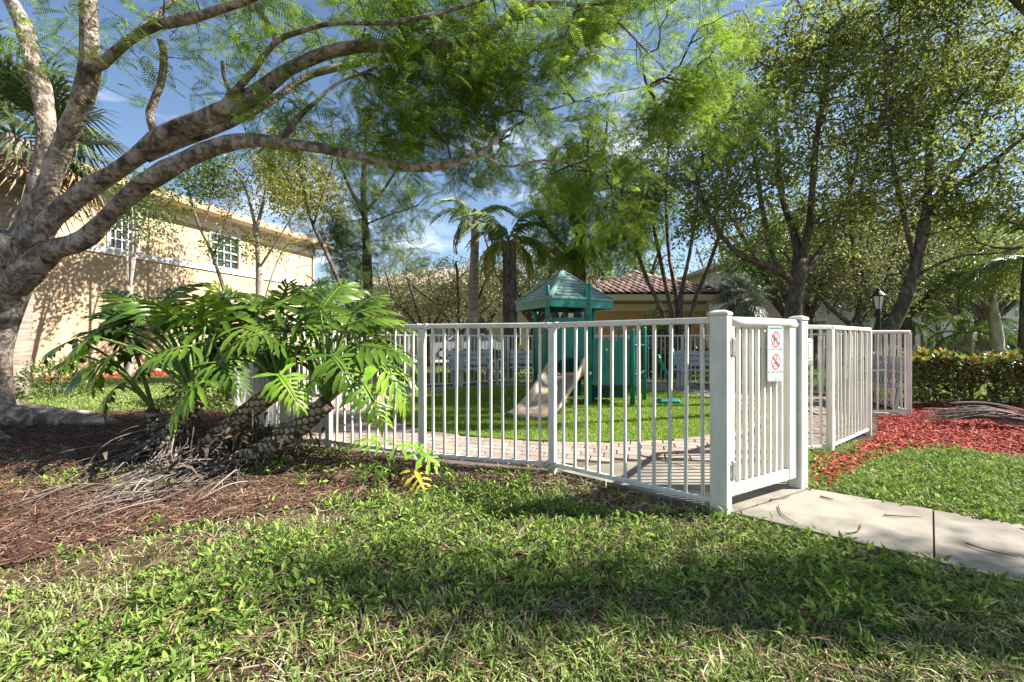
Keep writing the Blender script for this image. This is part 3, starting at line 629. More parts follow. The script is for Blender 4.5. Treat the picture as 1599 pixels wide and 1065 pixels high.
for sx in (-1, 1):      # hip caps
    a = np.array((apx + sx * chw, RY0, cz0 + .05)); b = np.array((apx + sx * .3, RY0 + chw * .75, cz0 + chw * tp * .75 + .06)); k = 9
    for i in range(k):
        p0 = a + (b - a) * i / k; p1 = a + (b - a) * (i + 1.15) / k; d_ = nrm(p1 - p0); s2 = nrm(np.cross((0, 0, 1), d_)); u2 = np.cross(d_, s2)
        vv, qq = barrel(np.linalg.norm(p1 - p0), .3, 8, .1); MB().add(vv @ np.array([d_, s2, u2]) + p0, qq).build('ridge_tile', 'red_tile', crf, smooth=True)
# side slopes tiles in one piece (hardly in view)
m = MB()
for j in range(9):
    s_ = j * rowh; inset = s_ * math.cos(R(pit)); half = (RY1 - RY0) / 2 - inset
    for i in range(int(2 * half / .27)):
        y = (RY0 + RY1) / 2 + (i - half / .27) * .27 + .13
        vv = tv @ np.array([[-math.cos(R(pit)), 0, math.sin(R(pit))], [0, 1, 0], [math.sin(R(pit)), 0, math.cos(R(pit))]]); m.add(vv + (RX1 + .04 - inset, y, cz0 + s_ * math.sin(R(pit)) + .015), tq)
m.build('side_tiles', 'house_tile', crf, stuff=True)

# ================================================================== far houses
def far_house(label, x0, x1, y0, dep, h, mat, nw, roofmat='house_tile', floors=2):
    t = thing('far_house', label, 'house', ((x0 + x1) / 2, y0, 0))
    MB().box(((x0 + x1) / 2, y0 + dep / 2, h / 2), (x1 - x0, dep, h)).build('wall', mat, t)
    oh = .7; a, b, c, d = x0 - oh, x1 + oh, y0 - oh, y0 + dep + oh; hw_ = min(b - a, d - c) / 2; zz = h + hw_ * .4
    m = MB(); m.add2([(a, c, h), (b, c, h), (b, d, h), (a, d, h), (a + hw_, (c + d) / 2, zz), (b - hw_, (c + d) / 2, zz), (a, c, h - .2), (b, c, h - .2), (b, d, h - .2), (a, d, h - .2)], [(0, 1, 5, 4), (2, 3, 4, 5), (6, 7, 1, 0), (7, 8, 2, 1), (8, 9, 3, 2), (9, 6, 0, 3), (9, 8, 7, 6)], [(1, 2, 5), (3, 0, 4)])
    m.build('roof', roofmat, t)
    for f in range(floors):
        for i in range(nw):
            x = x0 + (x1 - x0) * (i + .5) / nw; z = h / floors * (f + .5) + .1
            wn_ = MB().box((x, y0 - .02, z), (1.3, .08, 1.5), bev=.01).build('window', 'trim_white', t)
            MB().box((x, y0 - .05, z), (1.1, .06, 1.3)).build('pane', 'glass', wn_)
            for q in (-.18, .18): MB().box((x + q, y0 - .085, z), (.03, .02, 1.3)).build('muntin', 'trim_white', wn_)
            MB().box((x, y0 - .086, z), (1.1, .024, .05)).build('muntin', 'trim_white', wn_)
    return t
far_house('pale two storey house in shade behind the thick oak trunk', 12.6, 22, 23.5, 9, 5.6, 'stucco_pale', 4)
far_house('cream house far behind the bare branched trees across the road', -13, 1.5, 36, 9, 5.6, 'stucco', 5)
far_house('white house far off beyond the lawn at the picture right', 34, 52, 44, 9, 5.4, 'stucco_pale', 6)
far_house('tan house behind the palms and the play tower', 3.5, 12, 40, 9, 5.6, 'stucco', 3)

# ================================================================== play tower
pt = thing('play_tower', 'teal play structure with shingled pyramid roof on the turf', 'playground tower', (.9, 7.6, 0))
def rpost(x, y, h, r_=.035, mat='teal', name='post'):
    m = MB(); m.lathe([(0, 0), (r_, 0), (r_, h - .03), (r_ * .92, h - .012), (r_ * .6, h - .002), (0, h)], (x, y, 0), 14); return m.build(name, mat, pt, smooth=True)
PA_, PB_ = (.575, 7.15), (1.255, 7.15)
for (x, y, h) in ((*PA_, 1.97), (*PB_, 2.02), (1.235, 7.38, 1.95), (.42, 8.0, 1.62), (.8, 8.55, 1.62), (1.0, 8.1, 1.62), (1.42, 7.75, 1.62), (1.95, 7.15, 1.27), (2.32, 7.75, 1.32)):
    rpost(x, y, h, .036 if h > 1.3 else .04)
# roof: square pyramid, courses of shingles
ra = R(26); rc = np.array((.9, 7.85)); hs_ = .62
def rpt(u, v, z): return (rc[0] + u * math.cos(ra) - v * math.sin(ra), rc[1] + u * math.sin(ra) + v * math.cos(ra), z)
z0, z1, zp = 1.62, 1.76, 2.30
m = MB()
Vr = [rpt(sx * hs_, sy * hs_, z) for z in (z0, z1) for sx, sy in ((-1, -1), (1, -1), (1, 1), (-1, 1))]
Vr += [rpt(sx * (hs_ - .02), sy * (hs_ - .02), z0) for sx, sy in ((-1, -1), (1, -1), (1, 1), (-1, 1))] + [rpt(sx * (hs_ - .02), sy * (hs_ - .02), z1 - .01) for sx, sy in ((-1, -1), (1, -1), (1, 1), (-1, 1))]
m.add(Vr, [(i, (i + 1) % 4, 4 + (i + 1) % 4, 4 + i) for i in range(4)] + [(8 + i, 12 + i, 12 + (i + 1) % 4, 8 + (i + 1) % 4) for i in range(4)] + [(i, 8 + i, 8 + (i + 1) % 4, (i + 1) % 4) for i in range(4)] + [(12, 13, 14, 15)])
rb = m.build('roof', 'teal', pt)
m = MB(); m.add2([rpt(sx * (hs_ - .005), sy * (hs_ - .005), z1 - .004) for sx, sy in ((-1, -1), (1, -1), (1, 1), (-1, 1))] + [(rc[0], rc[1], zp - .01)], [], [(0, 1, 4), (1, 2, 4), (2, 3, 4), (3, 0, 4)]); m.build('roof_core', 'teal_dark', rb)  # darker core colour puts shade lines into the gaps between shingle courses
NC = 9
for sd_i in range(4):
    fa = [(-1, -1), (1, -1), (1, 1), (-1, 1)]; a_, b_ = np.array(fa[sd_i]), np.array(fa[(sd_i + 1) % 4])
    for c_ in range(NC):
        f0, f1 = c_ / NC, (c_ + 1) / NC; r0 = hs_ * (1 - f0) * 1.0 + .012; fe_ = f0 + (f1 - f0) * .7; r1 = hs_ * (1 - fe_) + .002
        za, zb = z1 + (zp - z1) * f0, z1 + (zp - z1) * fe_; lift = .022
        n_ = max(1, int(round(7 * (1 - f0))))
        for k in range(n_):
            s0, s1 = (k + (.5 if c_ % 2 and n_ > 1 else 0) * 0) / n_, (k + 1) / n_; g = .004
            def ep(r_, s_, z): q = (a_ * (1 - s_) + b_ * s_) * r_; return rpt(q[0], q[1], z)
            V = [ep(r0, s0 + g, za + lift), ep(r0, s1 - g, za + lift), ep(r1, s1 - g, zb + .006), ep(r1, s0 + g, zb + .006), ep(r0, s0 + g, za - .004), ep(r0, s1 - g, za - .004)]
            MB().add(V, [(0, 1, 2, 3), (4, 5, 1, 0)]).build('shingle', 'teal_roof', rb)
    h_ = MB(); p0 = np.array(rpt(*(a_ * (hs_ + .01)), z1 + .02)); p1 = np.array((*rc, zp + .015)); h_.bar(p0, p1, .07, .03, bev=.008); h_.build('hip_cap', 'teal_roof', rb)
# decks
MB().box((.92, 7.75, .47), (.85, 1.15, .06), bev=.01).build('deck', 'deck_rubber', pt); MB().box((1.68, 7.5, .34), (.68, .72, .06), bev=.01).build('deck', 'deck_rubber', pt)
MB().box((1.68, 7.86, .2), (.68, .03, .28)).build('skirt_panel', 'teal_dark', pt); MB().box((.9, 8.3, .24), (.8, .03, .42)).build('skirt_panel', 'teal_dark', pt)
# hood panel behind the slide (arched)
def outline_panel(pts, thick, name, mat, a, b):
    a = np.array(a); b = np.array(b); d = (b - a); L = np.linalg.norm(d); d /= L; nn = np.array((d[1], -d[0]))
    n_ = len(pts); V = []
    for s_ in (-thick / 2, thick / 2):
        for u, z in pts: q = a + d * u * L + nn * s_; V.append((q[0], q[1], z))
    m = MB(); m.V.append(np.array(V)); m.n = len(V); m.Fq.append(np.array([(i, (i + 1) % n_, n_ + (i + 1) % n_, n_ + i) for i in range(n_)])); m.extra = [list(range(n_))[::-1], list(range(n_, 2 * n_))]
    return m.build(name, mat, pt)
arch = [(0, .55), (0, 1.42), (.1, 1.45), (.9, 1.45), (1, 1.42), (1, .55), (.9, .55)] + [(.5 + .36 * math.cos(t), .6 + .2 * math.sin(t)) for t in np.linspace(0, math.pi, 14)] + [(.1, .55)]
outline_panel(arch, .04, 'slide_hood', 'teal', (.62, 7.2), (1.21, 7.2))
outline_panel([(0, .5), (1, .5), (1, 1.42), (0, 1.42)], .03, 'back_panel', 'teal_dark', (.55, 8.5), (1.3, 8.2))
outline_panel([(0, .5), (1, .5), (1, 1.4), (0, 1.4)], .03, 'side_panel', 'teal_dark', (.43, 7.95), (.56, 7.25))
# castle panel: scalloped boards with slots, shaped as separate boards
cx0, cx1, cy = 1.30, 1.905, 7.15
nbd = 3
for i in range(nbd):
    u0_ = i / nbd + .004; u1_ = (i + 1) / nbd - .004; top = (1.12, 1.1, 1.12)[i]; um = (u0_ + u1_) / 2; hw_ = (u1_ - u0_) / 2
    pts_ = [(u0_, .36), (u1_, .36), (u1_, top - .06)] + [(um + hw_ * math.cos(t), top - .06 + .06 * math.sin(t)) for t in np.linspace(.15, math.pi - .15, 7)] + [(u0_, top - .06)]
    if i == 1:   # board with a tall arched slot: leave it open by two halves
        outline_panel([(u0_, .36), (um - .035, .36), (um - .035, .8), (um - .02, .84), (um - .02, top - .005), (u0_ + .02, top - .03), (u0_, top - .06)], .022, 'board', 'teal', (cx0, cy), (cx1, cy))
        outline_panel([(um + .035, .36), (u1_, .36), (u1_, top - .06), (u1_ - .02, top - .03), (um - .018, top - .005), (um - .018, .84), (um + .035, .8)], .022, 'board', 'teal', (cx0, cy), (cx1, cy))
    else: outline_panel(pts_, .022, 'board', 'teal', (cx0, cy), (cx1, cy))
MB().bar((cx0, cy + .03, .5), (cx1, cy + .03, .5), .03, .1).build('panel_rail', 'teal_dark', pt); MB().bar((cx0, cy + .03, .95), (cx1, cy + .03, .95), .03, .1).build('panel_rail', 'teal_dark', pt)
m = MB()
a = np.arange(20) * 2 * math.pi / 20; m.tube([(1.78 + .055 * math.cos(t), cy, 1.16 + .11 * math.sin(t)) for t in np.append(a, 0)], .016, 8, cap=False); m.build('hand_ring', 'teal', pt, smooth=True)
m = MB(); m.lathe([(0, 0), (.022, 0), (.02, .01), (0, .014)], n=12); o = m.build('bolt', 'bench_white', pt, local=True); o.location = (1.52 - .9, cy - .03 - 7.6, .93); o.rotation_euler = (R(90), 0, 0)
m = MB(); m.lathe([(0, 0), (.03, 0), (.028, .012), (0, .018)], n=12); o = m.build('bolt', 'bench_white', pt, local=True); o.location = (1.255 - .9, 7.105 - 7.6, .55); o.rotation_euler = (R(90), 0, 0)
m = MB(); m.tube([(1.95, 7.15, .55), (2.1, 7.4, .5), (2.32, 7.75, .55)], .018, 8); m.tube([(1.95, 7.15, 1.0), (2.32, 7.75, 1.0)], .018, 8); m.build('hand_rail', 'teal_dark', pt, smooth=True)
# slide: lofted channel from the deck down to the turf
sp_, sr_ = smooth_path([(.93, 7.22, .5), (.86, 7.05, .49), (.68, 6.72, .34), (.46, 6.32, .15), (.30, 6.02, .075), (.22, 5.86, .07)], [1, 1, 1, 1, 1, 1], .04)
sec = [(-.30, .30), (-.285, .315), (-.255, .29), (-.215, .1), (-.15, .02), (0, 0), (.15, .02), (.215, .1), (.255, .29), (.285, .315), (.30, .30), (.275, .08), (.2, -.035), (0, -.05), (-.2, -.035), (-.275, .08)]
nS = len(sec); V = []; mS = len(sp_)
tt = nrm(np.gradient(sp_, axis=0))
for i in range(mS):
    f = i / (mS - 1); side = nrm(np.cross(tt[i], (0, 0, 1))); upv = np.array((0, 0, 1.0))
    wall_h = 1.0 if f < .12 else (1.0 - .35 * min(1, (f - .12) / .3) if f < .42 else .65 - .52 * (f - .42) / .58)
    bump = .8 + .2 * math.exp(-((f - .1) / .07) ** 2)
    for a, b in sec: V.append(sp_[i] + side * a * (1 + .1 * f) + upv * (b * wall_h * bump if b > 0 else b))
Q = [(i * nS + k, i * nS + (k + 1) % nS, (i + 1) * nS + (k + 1) % nS, (i + 1) * nS + k) for i in range(mS - 1) for k in range(nS)]
m = MB(); m.add(V, Q); m.extra = [list(range(nS))[::-1], [(mS - 1) * nS + k for k in range(nS)]]
sl = m.build('slide', 'slide_tan', pt, smooth=True)
MB().tube([(.4, 6.3, .02), (.46, 6.33, .11)], .03, 8).build('slide_foot', 'teal_dark', pt)
# small climber stand next to the tower
cl = thing('climber_stand', 'small teal climbing stand with forked top right of the tower', 'climber', (2.62, 7.35, 0))
m = MB(); m.tube([(2.62, 7.35, 0), (2.62, 7.35, .55)], .035, 10); m.build('stem', 'teal_dark', cl, smooth=True)
m = MB(); m.tube(smooth_path([(2.62, 7.35, .5), (2.52, 7.35, .62), (2.42, 7.35, .84)]), .032, 10); m.build('fork', 'teal', cl, smooth=True)
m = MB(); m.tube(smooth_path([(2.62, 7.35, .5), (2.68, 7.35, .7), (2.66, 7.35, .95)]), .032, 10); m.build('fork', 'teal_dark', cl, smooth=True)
MB().box((2.6, 7.35, .06), (.36, .2, .1), bev=.03).build('foot', 'teal', cl)

# ================================================================== benches
def bench(label, x, y, rz, L=1.3):
    b = thing('bench', label, 'bench', (x, y, 0), 'white slatted benches inside the fence', rz)
    for i in range(4): MB().box((0, -.02 + i * .105, .42), (L, .09, .03), bev=.006).build('seat_slat', 'bench_white', b, local=True)
    for i in range(3): MB().box((0, .40 + i * .02, .55 + i * .12), (L, .026, .1), bev=.006).build('back_slat', 'bench_white', b, local=True)
    for sx in (-1, 1):
        f = MB(); X = sx * (L / 2 - .12); f.bar((X, .0, 0), (X, .0, .405), .05, .05, up=(0, 1, 0)); f.build('leg', 'bench_white', b, local=True)
        f = MB(); f.bar((X, .33, 0), (X, .45, .86), .05, .04, up=(0, 1, 0)); f.build('leg', 'bench_white', b, local=True)
        f = MB(); f.bar((X, -.03, .39), (X, .38, .39), .04, .035); f.build('cross_brace', 'bench_white', b, local=True)
        f = MB(); f.bar((X, -.05, .62), (X, .42, .64), .06, .025); f.bar((X, -.02, .43), (X, -.02, .61), .04, .04, up=(0, 1, 0)); f.build('armrest', 'bench_white', b, local=True)
    return b
bench('shaded white slatted bench by the cabana, far right behind the gate post', 4.15, 9.7, R(-28), 1.2)
bench('white slatted bench before the far fence between the two palm trunks', -.75, 10.25, R(35), 1.2)
bench('white slatted bench before the far fence just left of the slide', .55, 10.75, 0, 1.2)
bench('white slatted bench at the near left fence behind the split-leaf plant', -2.75, 5.75, R(128), 1.1)
bench('white slatted bench in the fence corner next to the colourful hedge', 5.45, 7.0, R(-105), 1.0)
# ================================================================== lamp post, utility box, cars
LX, LY = 9.45, 11.4
lm = thing('street_lamp', 'black lamp post with white lantern behind the right fence', 'street lamp', (LX, LY, 0))
m = MB(); m.lathe([(0, 0), (.14, 0), (.14, .1), (.09, .2), (.06, .35), (.05, 1.8), (.07, 1.84), (.05, 1.88), (.03, 1.9)], (LX, LY, 0), 14); m.build('pole', 'dark_metal', lm, smooth=True)
m = MB(); m.lathe([(0.075, 1.9), (.13, 2.22), (.0, 2.22)], (LX, LY, 0), 6); m.build('lantern_glass', 'lamp_glass', lm)
m = MB(); m.lathe([(.145, 2.22), (.15, 2.25), (.09, 2.32), (.05, 2.36), (.035, 2.42), (0, 2.45)], (LX, LY, 0), 12); m.build('lantern_cap', 'dark_metal', lm)
m = MB()
for a in range(6): t = a * math.pi / 3; m.tube([(LX + .078 * math.cos(t), LY + .078 * math.sin(t), 1.89), (LX + .134 * math.cos(t), LY + .134 * math.sin(t), 2.22)], .01, 5)
m.build('lantern_cage', 'dark_metal', lm)
ub = thing('utility_box', 'green utility box on the far lawn by the palm trunk', 'utility box', (22.3, 20.0, 0))
MB().box((22.3, 18.9, .45), (1.0, .8, .8), bev=.03).build('cabinet', 'utility_green', ub); MB().box((22.3, 18.9, .88), (1.08, .88, .07), bev=.02).build('lid', 'utility_green', ub); MB().box((22.3, 18.9, .03), (1.3, 1.1, .08)).build('plinth', 'concrete', ub)
def car(label, x, y, rz, mat):
    c = thing('parked_car', label, 'car', (x, y, 0), None, rz)
    prof = [(-2.2, .35), (-2.25, .75), (-2.1, .95), (-1.3, 1.02), (-.75, 1.45), (.9, 1.5), (1.65, 1.05), (2.15, .9), (2.25, .6), (2.2, .35)]
    ys = [(-.86, .94), (-.9, 1), (.9, 1), (.86, .94)]; V = []
    for yy, k in ys:
        for px_, pz in prof: V.append((px_ * (k if abs(yy) < .88 else 1), yy * (.8 if pz > 1.2 else 1), .35 + (pz - .35) * 1))
    n_ = len(prof); Q = [(i * n_ + k, i * n_ + (k + 1) % n_, (i + 1) * n_ + (k + 1) % n_, (i + 1) * n_ + k) for i in range(3) for k in range(n_)]
    m = MB(); m.add(V, Q); m.extra = [list(range(n_)), [3 * n_ + k for k in range(n_)][::-1]]; m.build('body', mat, c, local=True)
    for sy in (-1, 1):
        MB().add([(-1.2, sy * .895, 1.05), (-.7, sy * .77, 1.4), (.1, sy * .765, 1.42), (.1, sy * .9, 1.05)], [(0, 1, 2, 3)]).build('side_window', 'glass', c, local=True)
        MB().add([(.16, sy * .9, 1.05), (.16, sy * .765, 1.42), (.85, sy * .77, 1.42), (1.45, sy * .895, 1.08)], [(0, 1, 2, 3)]).build('side_window', 'glass', c, local=True)
        for wx in (-1.4, 1.4):
            w_ = MB(); a = np.arange(16) * math.pi / 8
            prof_w = [(.0, .11), (.2, .11), (.32, .1), (.34, .06), (.34, -.06), (.32, -.1), (0, -.1)]; w_.lathe(prof_w, n=18); o = w_.build('wheel', 'tyre', c, local=True, smooth=True); o.location = (wx, sy * .82, .34); o.rotation_euler = (R(90 if sy < 0 else -90), 0, 0)
            h_ = MB(); h_.lathe([(0, .125), (.17, .12), (.2, .112)], n=12); oo = h_.build('rim', 'car_white', o, local=True)
    return c
car('white parked car on the far road behind the palm trunks', -2.6, 26.3, R(2), 'car_white')
car('dark blue parked car on the far road behind the play tower', 3.4, 26.2, R(-3), 'car_blue')

# ================================================================== vegetation helpers
def frames(d, n):
    d = nrm(d); y = nrm(np.cross(n, d)); z = np.cross(d, y); return np.stack([d, y, z], 1)     # rows: axes
def scatter(mb, V, Q, pos, d, n, sc):
    Fm = frames(d, n); V = np.asarray(V); k = len(V)
    W = np.einsum('vi,nij->nvj', V, Fm) * np.asarray(sc)[:, None, None] + pos[:, None]
    Qs = np.asarray(Q)[None] + (np.arange(len(pos)) * k)[:, None, None]
    mb.add(W.reshape(-1, 3), Qs.reshape(-1, Qs.shape[-1]))
LEAF_V = np.array([(0, 0, 0), (.45, .24, .05), (1, 0, -.06), (.45, -.24, .05)]); LEAF_Q = np.array([(0, 1, 2, 3)])
NARROW_V = np.array([(0, 0, 0), (.4, .12, .03), (1, 0, -.1), (.4, -.12, .03)])
def fern(pairs=11, pw=.05, pl=.3, curve=.22):
    V, Q = [], []
    def addq(*p): b = len(V); V.extend(p); Q.append((b, b + 1, b + 2, b + 3))
    c = lambda x: -curve * x * x
    for a, b in ((0, .5), (.5, 1)): addq((a, -.008, c(a)), (b, -.005, c(b)), (b, .005, c(b)), (a, .008, c(a)))
    for i in range(pairs):
        x = .14 + .84 * i / (pairs - 1); l = pl * math.sin(math.pi * (.2 + .72 * (i / (pairs - 1)))) + .03
        for s in (-1, 1):
            x2, y2, z2 = x + l * .38, s * l, c(x) - .05 - .12 * l
            addq((x, 0, c(x)), ((x + x2) / 2 - pw * .6, s * l * .5, (c(x) + z2) / 2 + .015), (x2, y2, z2), ((x + x2) / 2 + pw * .6, s * l * .46, (c(x) + z2) / 2 + .015))
    return np.array(V), np.array(Q)
FERN = fern(11, .036, .28); FERN_FAR = fern(6, .085, .3)
def rdir(rng, n): return nrm(rng.normal(size=(n, 3)))
def blob_points(rng, blobs, n, shell=2.0):
    w_ = np.array([b[2] for b in blobs], float); k = rng.choice(len(blobs), n, p=w_ / w_.sum())
    u = rdir(rng, n) * (rng.random((n, 1)) ** (1 / shell)); c = np.array([b[0] for b in blobs])[k]; r = np.array([b[1] for b in blobs])[k]
    return c + u * r
def grow(limbs, targets, rng, rtip, mb, sag=.08, sides=5):
    """limbs: list of (points, radii) already smooth. Each target is joined to the nearest wood by a thin curved twig."""
    pos = [p for L, _ in limbs for p in L[::2]]; rad = [r for _, Rr in limbs for r in Rr[::2]]
    n0 = len(pos); cap = n0 + len(targets) * 9; A = np.zeros((cap, 3)); A[:n0] = pos; cost = np.zeros(cap); par = np.full(cap, -1); n = n0
    d0 = np.min(np.linalg.norm(targets[:, None] - A[None, :n0:3], axis=2), axis=1); paths = []
    for ti in np.argsort(d0):
        t = targets[ti]; d = np.linalg.norm(A[:n] - t, axis=1); j = int(np.argmin(d + .22 * cost[:n])); L = d[j]
        k = int(np.clip(L / .22, 2, 8)); a = A[j]; mid = (a + t) / 2 + rng.normal(size=3) * L * .1 + np.array((0, 0, sag * L)); ids = [j]; prev = j
        for q in range(1, k + 1):
            s = q / k; p = (1 - s) ** 2 * a + 2 * s * (1 - s) * mid + s * s * t
            A[n] = p; par[n] = prev; cost[n] = cost[prev] + L / k; prev = n; ids.append(n); n += 1
        paths.append(ids)
    cnt = np.zeros(n)
    for ids in paths: cnt[ids[-1]] += 1
    for i in range(n - 1, n0 - 1, -1):
        if par[i] >= 0: cnt[par[i]] += cnt[i]
    for ids in paths:
        r = rtip * np.maximum(cnt[ids], 1) ** .42; r[0] = r[1]; r[-1] *= .5
        mb.tube(A[ids], r, 3 if r[0] < .012 else sides, cap=False)
    tips = np.array([A[ids[-1]] for ids in paths]); base = np.array([A[ids[-2]] for ids in paths])
    return tips, nrm(tips - base)
def leaves_at(mb, tips, dirs, rng, per, spread, size, up=.7, tmpl=(LEAF_V, LEAF_Q), hang=0.0):
    n = len(tips) * per; p = np.repeat(tips, per, 0) + rng.normal(size=(n, 3)) * spread; d = nrm(np.repeat(dirs, per, 0) * .5 + rng.normal(size=(n, 3)) * .8 + np.array((0, 0, -hang)))
    nn = nrm(rng.normal(size=(n, 3)) + np.array((0, 0, up * 2)))
    scatter(mb, tmpl[0], tmpl[1], p, d, nn, size * (.65 + .7 * rng.random(n)))
def L3(pxs, Y=None): return [P(*q) for q in pxs]
def limb(pts, r0, r1, step=.14):
    rr = np.linspace(0, 1, len(pts)); return smooth_path(pts, list(r0 + (r1 - r0) * rr ** .8), step)
def tree(name, label, limbs, blobs, n_t, per, size, spread, bark, leaf, seed, rtip=.005, up=.7, tmpl=None, hang=0.0, shell=2.0, cat='tree', group=None, clump=.0, loc=None, bn=.1, extra=None, nseg=10):
    rng = np.random.default_rng(seed); base = limbs[0][0][0] if loc is None else np.array(loc)
    t = thing(name, label, cat, (base[0], base[1], 0), group)
    wood = MB()
    for L, Rr in limbs: wood.tube(L, Rr, nseg if Rr.max() > .05 else 6, noise=bn, rng=rng)
    wood.build('trunk', bark, t, smooth=True)
    T = blob_points(rng, blobs, int(n_t * (1 + clump)), shell)
    if clump:
        q = fbm(T[:, 0] + T[:, 1] * .7, T[:, 2] + T[:, 1] * .4, 1.3); T = T[np.argsort(q)[-n_t:]]
    tw = MB(); tips, dirs = grow(limbs, T, rng, rtip, tw)
    tw.build('branches', bark, t, smooth=True, stuff=True)
    lf = MB(); leaves_at(lf, tips, dirs, rng, per, spread, size, up, tmpl or (LEAF_V, LEAF_Q), hang); lf.build('crown', leaf, t)
    return t, tips, dirs, rng
def spare(rg_, k, lo, hi): return lo + (hi - lo) * rg_.random(k)

# ================================================================== the spreading tree at the left
bt_l = []
def BL(px, r0, r1): bt_l.append(limb(L3(px), r0 * .56, r1 * .68)); return bt_l[-1]
BL([(-34, 690, 5.6), (-32, 640, 5.6), (-25, 560, 5.6), (-8, 490, 5.6), (16, 425, 5.6), (40, 375, 5.58)], .44, .38)
bt_l[0][1][:7] *= np.array([1.7, 1.45, 1.28, 1.17, 1.1, 1.05, 1.02])
BL([(20, 430, 5.6), (40, 350, 5.62), (62, 280, 5.65), (72, 210, 5.7), (66, 150, 5.75), (52, 100, 5.8), (38, 45, 5.85), (10, -10, 5.9), (-30, -70, 5.9)], .22, .1)
BL([(30, 410, 5.58), (60, 330, 5.5), (95, 235, 5.4), (131, 150, 5.25), (141, 94, 5.15), (139, 38, 5.05), (137, -10, 5.0), (130, -70, 4.9)], .24, .085)
BL([(141, 110, 5.15), (160, 100, 5.1), (195, 68, 5.0), (240, 41, 4.8), (300, 28, 4.6), (345, 14, 4.45), (400, -6, 4.3), (480, -40, 4.1)], .11, .05)
BL([(205, 62, 4.95), (235, 32, 5.0), (263, 8, 5.05), (290, -25, 5.1)], .06, .03)
BL([(28, 420, 5.52), (70, 353, 5.45), (131, 300, 5.38), (195, 259, 5.3), (263, 210, 5.2), (338, 178, 5.1), (394, 150, 5.05), (450, 109, 5.0), (507, 84, 4.95), (563, 72, 4.9), (640, 74, 4.9), (700, 72, 4.9), (759, 50, 4.95), (815, 10, 5.0), (860, -30, 5.05), (930, -70, 5.1)], .23, .05)
BL([(225, 245, 5.28), (263, 228, 5.35), (338, 203, 5.45), (413, 165, 5.6), (450, 139, 5.7), (488, 116, 5.8), (563, 98, 5.95), (650, 86, 6.1), (740, 90, 6.3), (830, 78, 6.5), (920, 60, 6.7)], .12, .03)
BL([(240, 205, 5.2), (234, 175, 5.15), (251, 131, 5.1), (256, 90, 5.05), (252, 62, 5.0)], .085, .05)
BL([(345, 172, 5.1), (360, 150, 5.0), (394, 113, 4.9), (428, 68, 4.8), (469, 49, 4.7), (525, 36, 4.6), (600, 36, 4.5), (690, 20, 4.45), (780, -10, 4.4)], .075, .02)
BL([(430, 68, 4.8), (424, 40, 4.8), (402, 15, 4.8), (396, -20, 4.8)], .04, .02)
BL([(362, 150, 5.0), (350, 120, 4.95), (348, 95, 4.9)], .045, .03)
BL([(20, 450, 5.5), (75, 395, 5.38), (131, 374, 5.3), (180, 327, 5.22), (225, 287, 5.15), (281, 254, 5.08), (338, 229, 5.0), (394, 219, 4.95), (469, 227, 4.9), (525, 236, 4.88), (590, 252, 4.88), (650, 262, 4.9), (706, 255, 4.92), (757, 237, 4.95)], .235, .045)
BL([(440, 218, 4.92), (469, 180, 4.95), (495, 158, 5.0), (525, 131, 5.05), (590, 105, 5.1)], .055, .02)
BL([(752, 239, 4.95), (775, 255, 5.0), (800, 260, 5.1), (850, 250, 5.3), (910, 262, 5.6), (960, 290, 5.9)], .035, .012)
BL([(755, 238, 4.95), (790, 205, 5.1), (850, 175, 5.4), (930, 150, 5.7), (1010, 135, 6.0)], .035, .012)
BL([(819, 8, 5.0), (870, 5, 4.9), (920, 12, 4.85), (965, 35, 4.8), (1010, 80, 4.8), (1060, 130, 4.85)], .045, .012)
roots = []
def RT(pts, r0, r1): roots.append(limb(pts, r0, r1, .1))
gx, gy = bt_l[0][0][0][:2]
RT([(gx + .1, gy - .05, .25), (gx + .45, gy - .02, .09), (gx + .95, gy + .05, .05), (gx + 1.5, gy + .1, .02), (gx + 1.75, gy + .12, -.03)], .23, .045)
RT([(gx + .05, gy - .2, .22), (gx + .3, gy - .5, .1), (gx + .55, gy - .85, .05), (gx + .85, gy - 1.15, .03), (gx + 1.3, gy - 1.35, -.02)], .22, .06)
RT([(gx + .3, gy - .5, .08), (gx + .75, gy - .55, .05), (gx + 1.2, gy - .75, .0), (gx + 1.5, gy - .85, -.03)], .08, .03)
RT([(gx - .1, gy - .2, .2), (gx - .1, gy - .7, .08), (gx + .1, gy - 1.3, .04), (gx + .5, gy - 1.8, -.03)], .17, .05)
RT([(gx, gy + .2, .2), (gx + .4, gy + .6, .06), (gx + .8, gy + .9, -.03)], .14, .05)
rng = np.random.default_rng(11)
bt = thing('spreading_tree', 'large pale barked tree with long arching limbs over the playground', 'tree', (gx, gy, 0))
tk = MB(); tk.tube(*bt_l[0], 20, noise=.06, rng=rng)
for L, Rr in roots: tk.tube(L, Rr, 10, noise=.1, rng=rng)
tk.build('trunk', 'bark_tan', bt, smooth=True)
for L, Rr in bt_l[1:]:
    m = MB(); m.tube(L, Rr * (1 + .07 * np.sin(np.arange(len(Rr)) * .9) + .12 * rng.random(len(Rr)) ** 3), 16 if Rr[0] > .08 else 8, noise=.11, rng=rng); m.build('limb', 'bark_tan', bt, smooth=True)
def B(px, py, Y, rx, ry, rz, w_): s = Y / F; return (P(px, py, Y), np.array((rx * s, ry, rz * s)), w_)
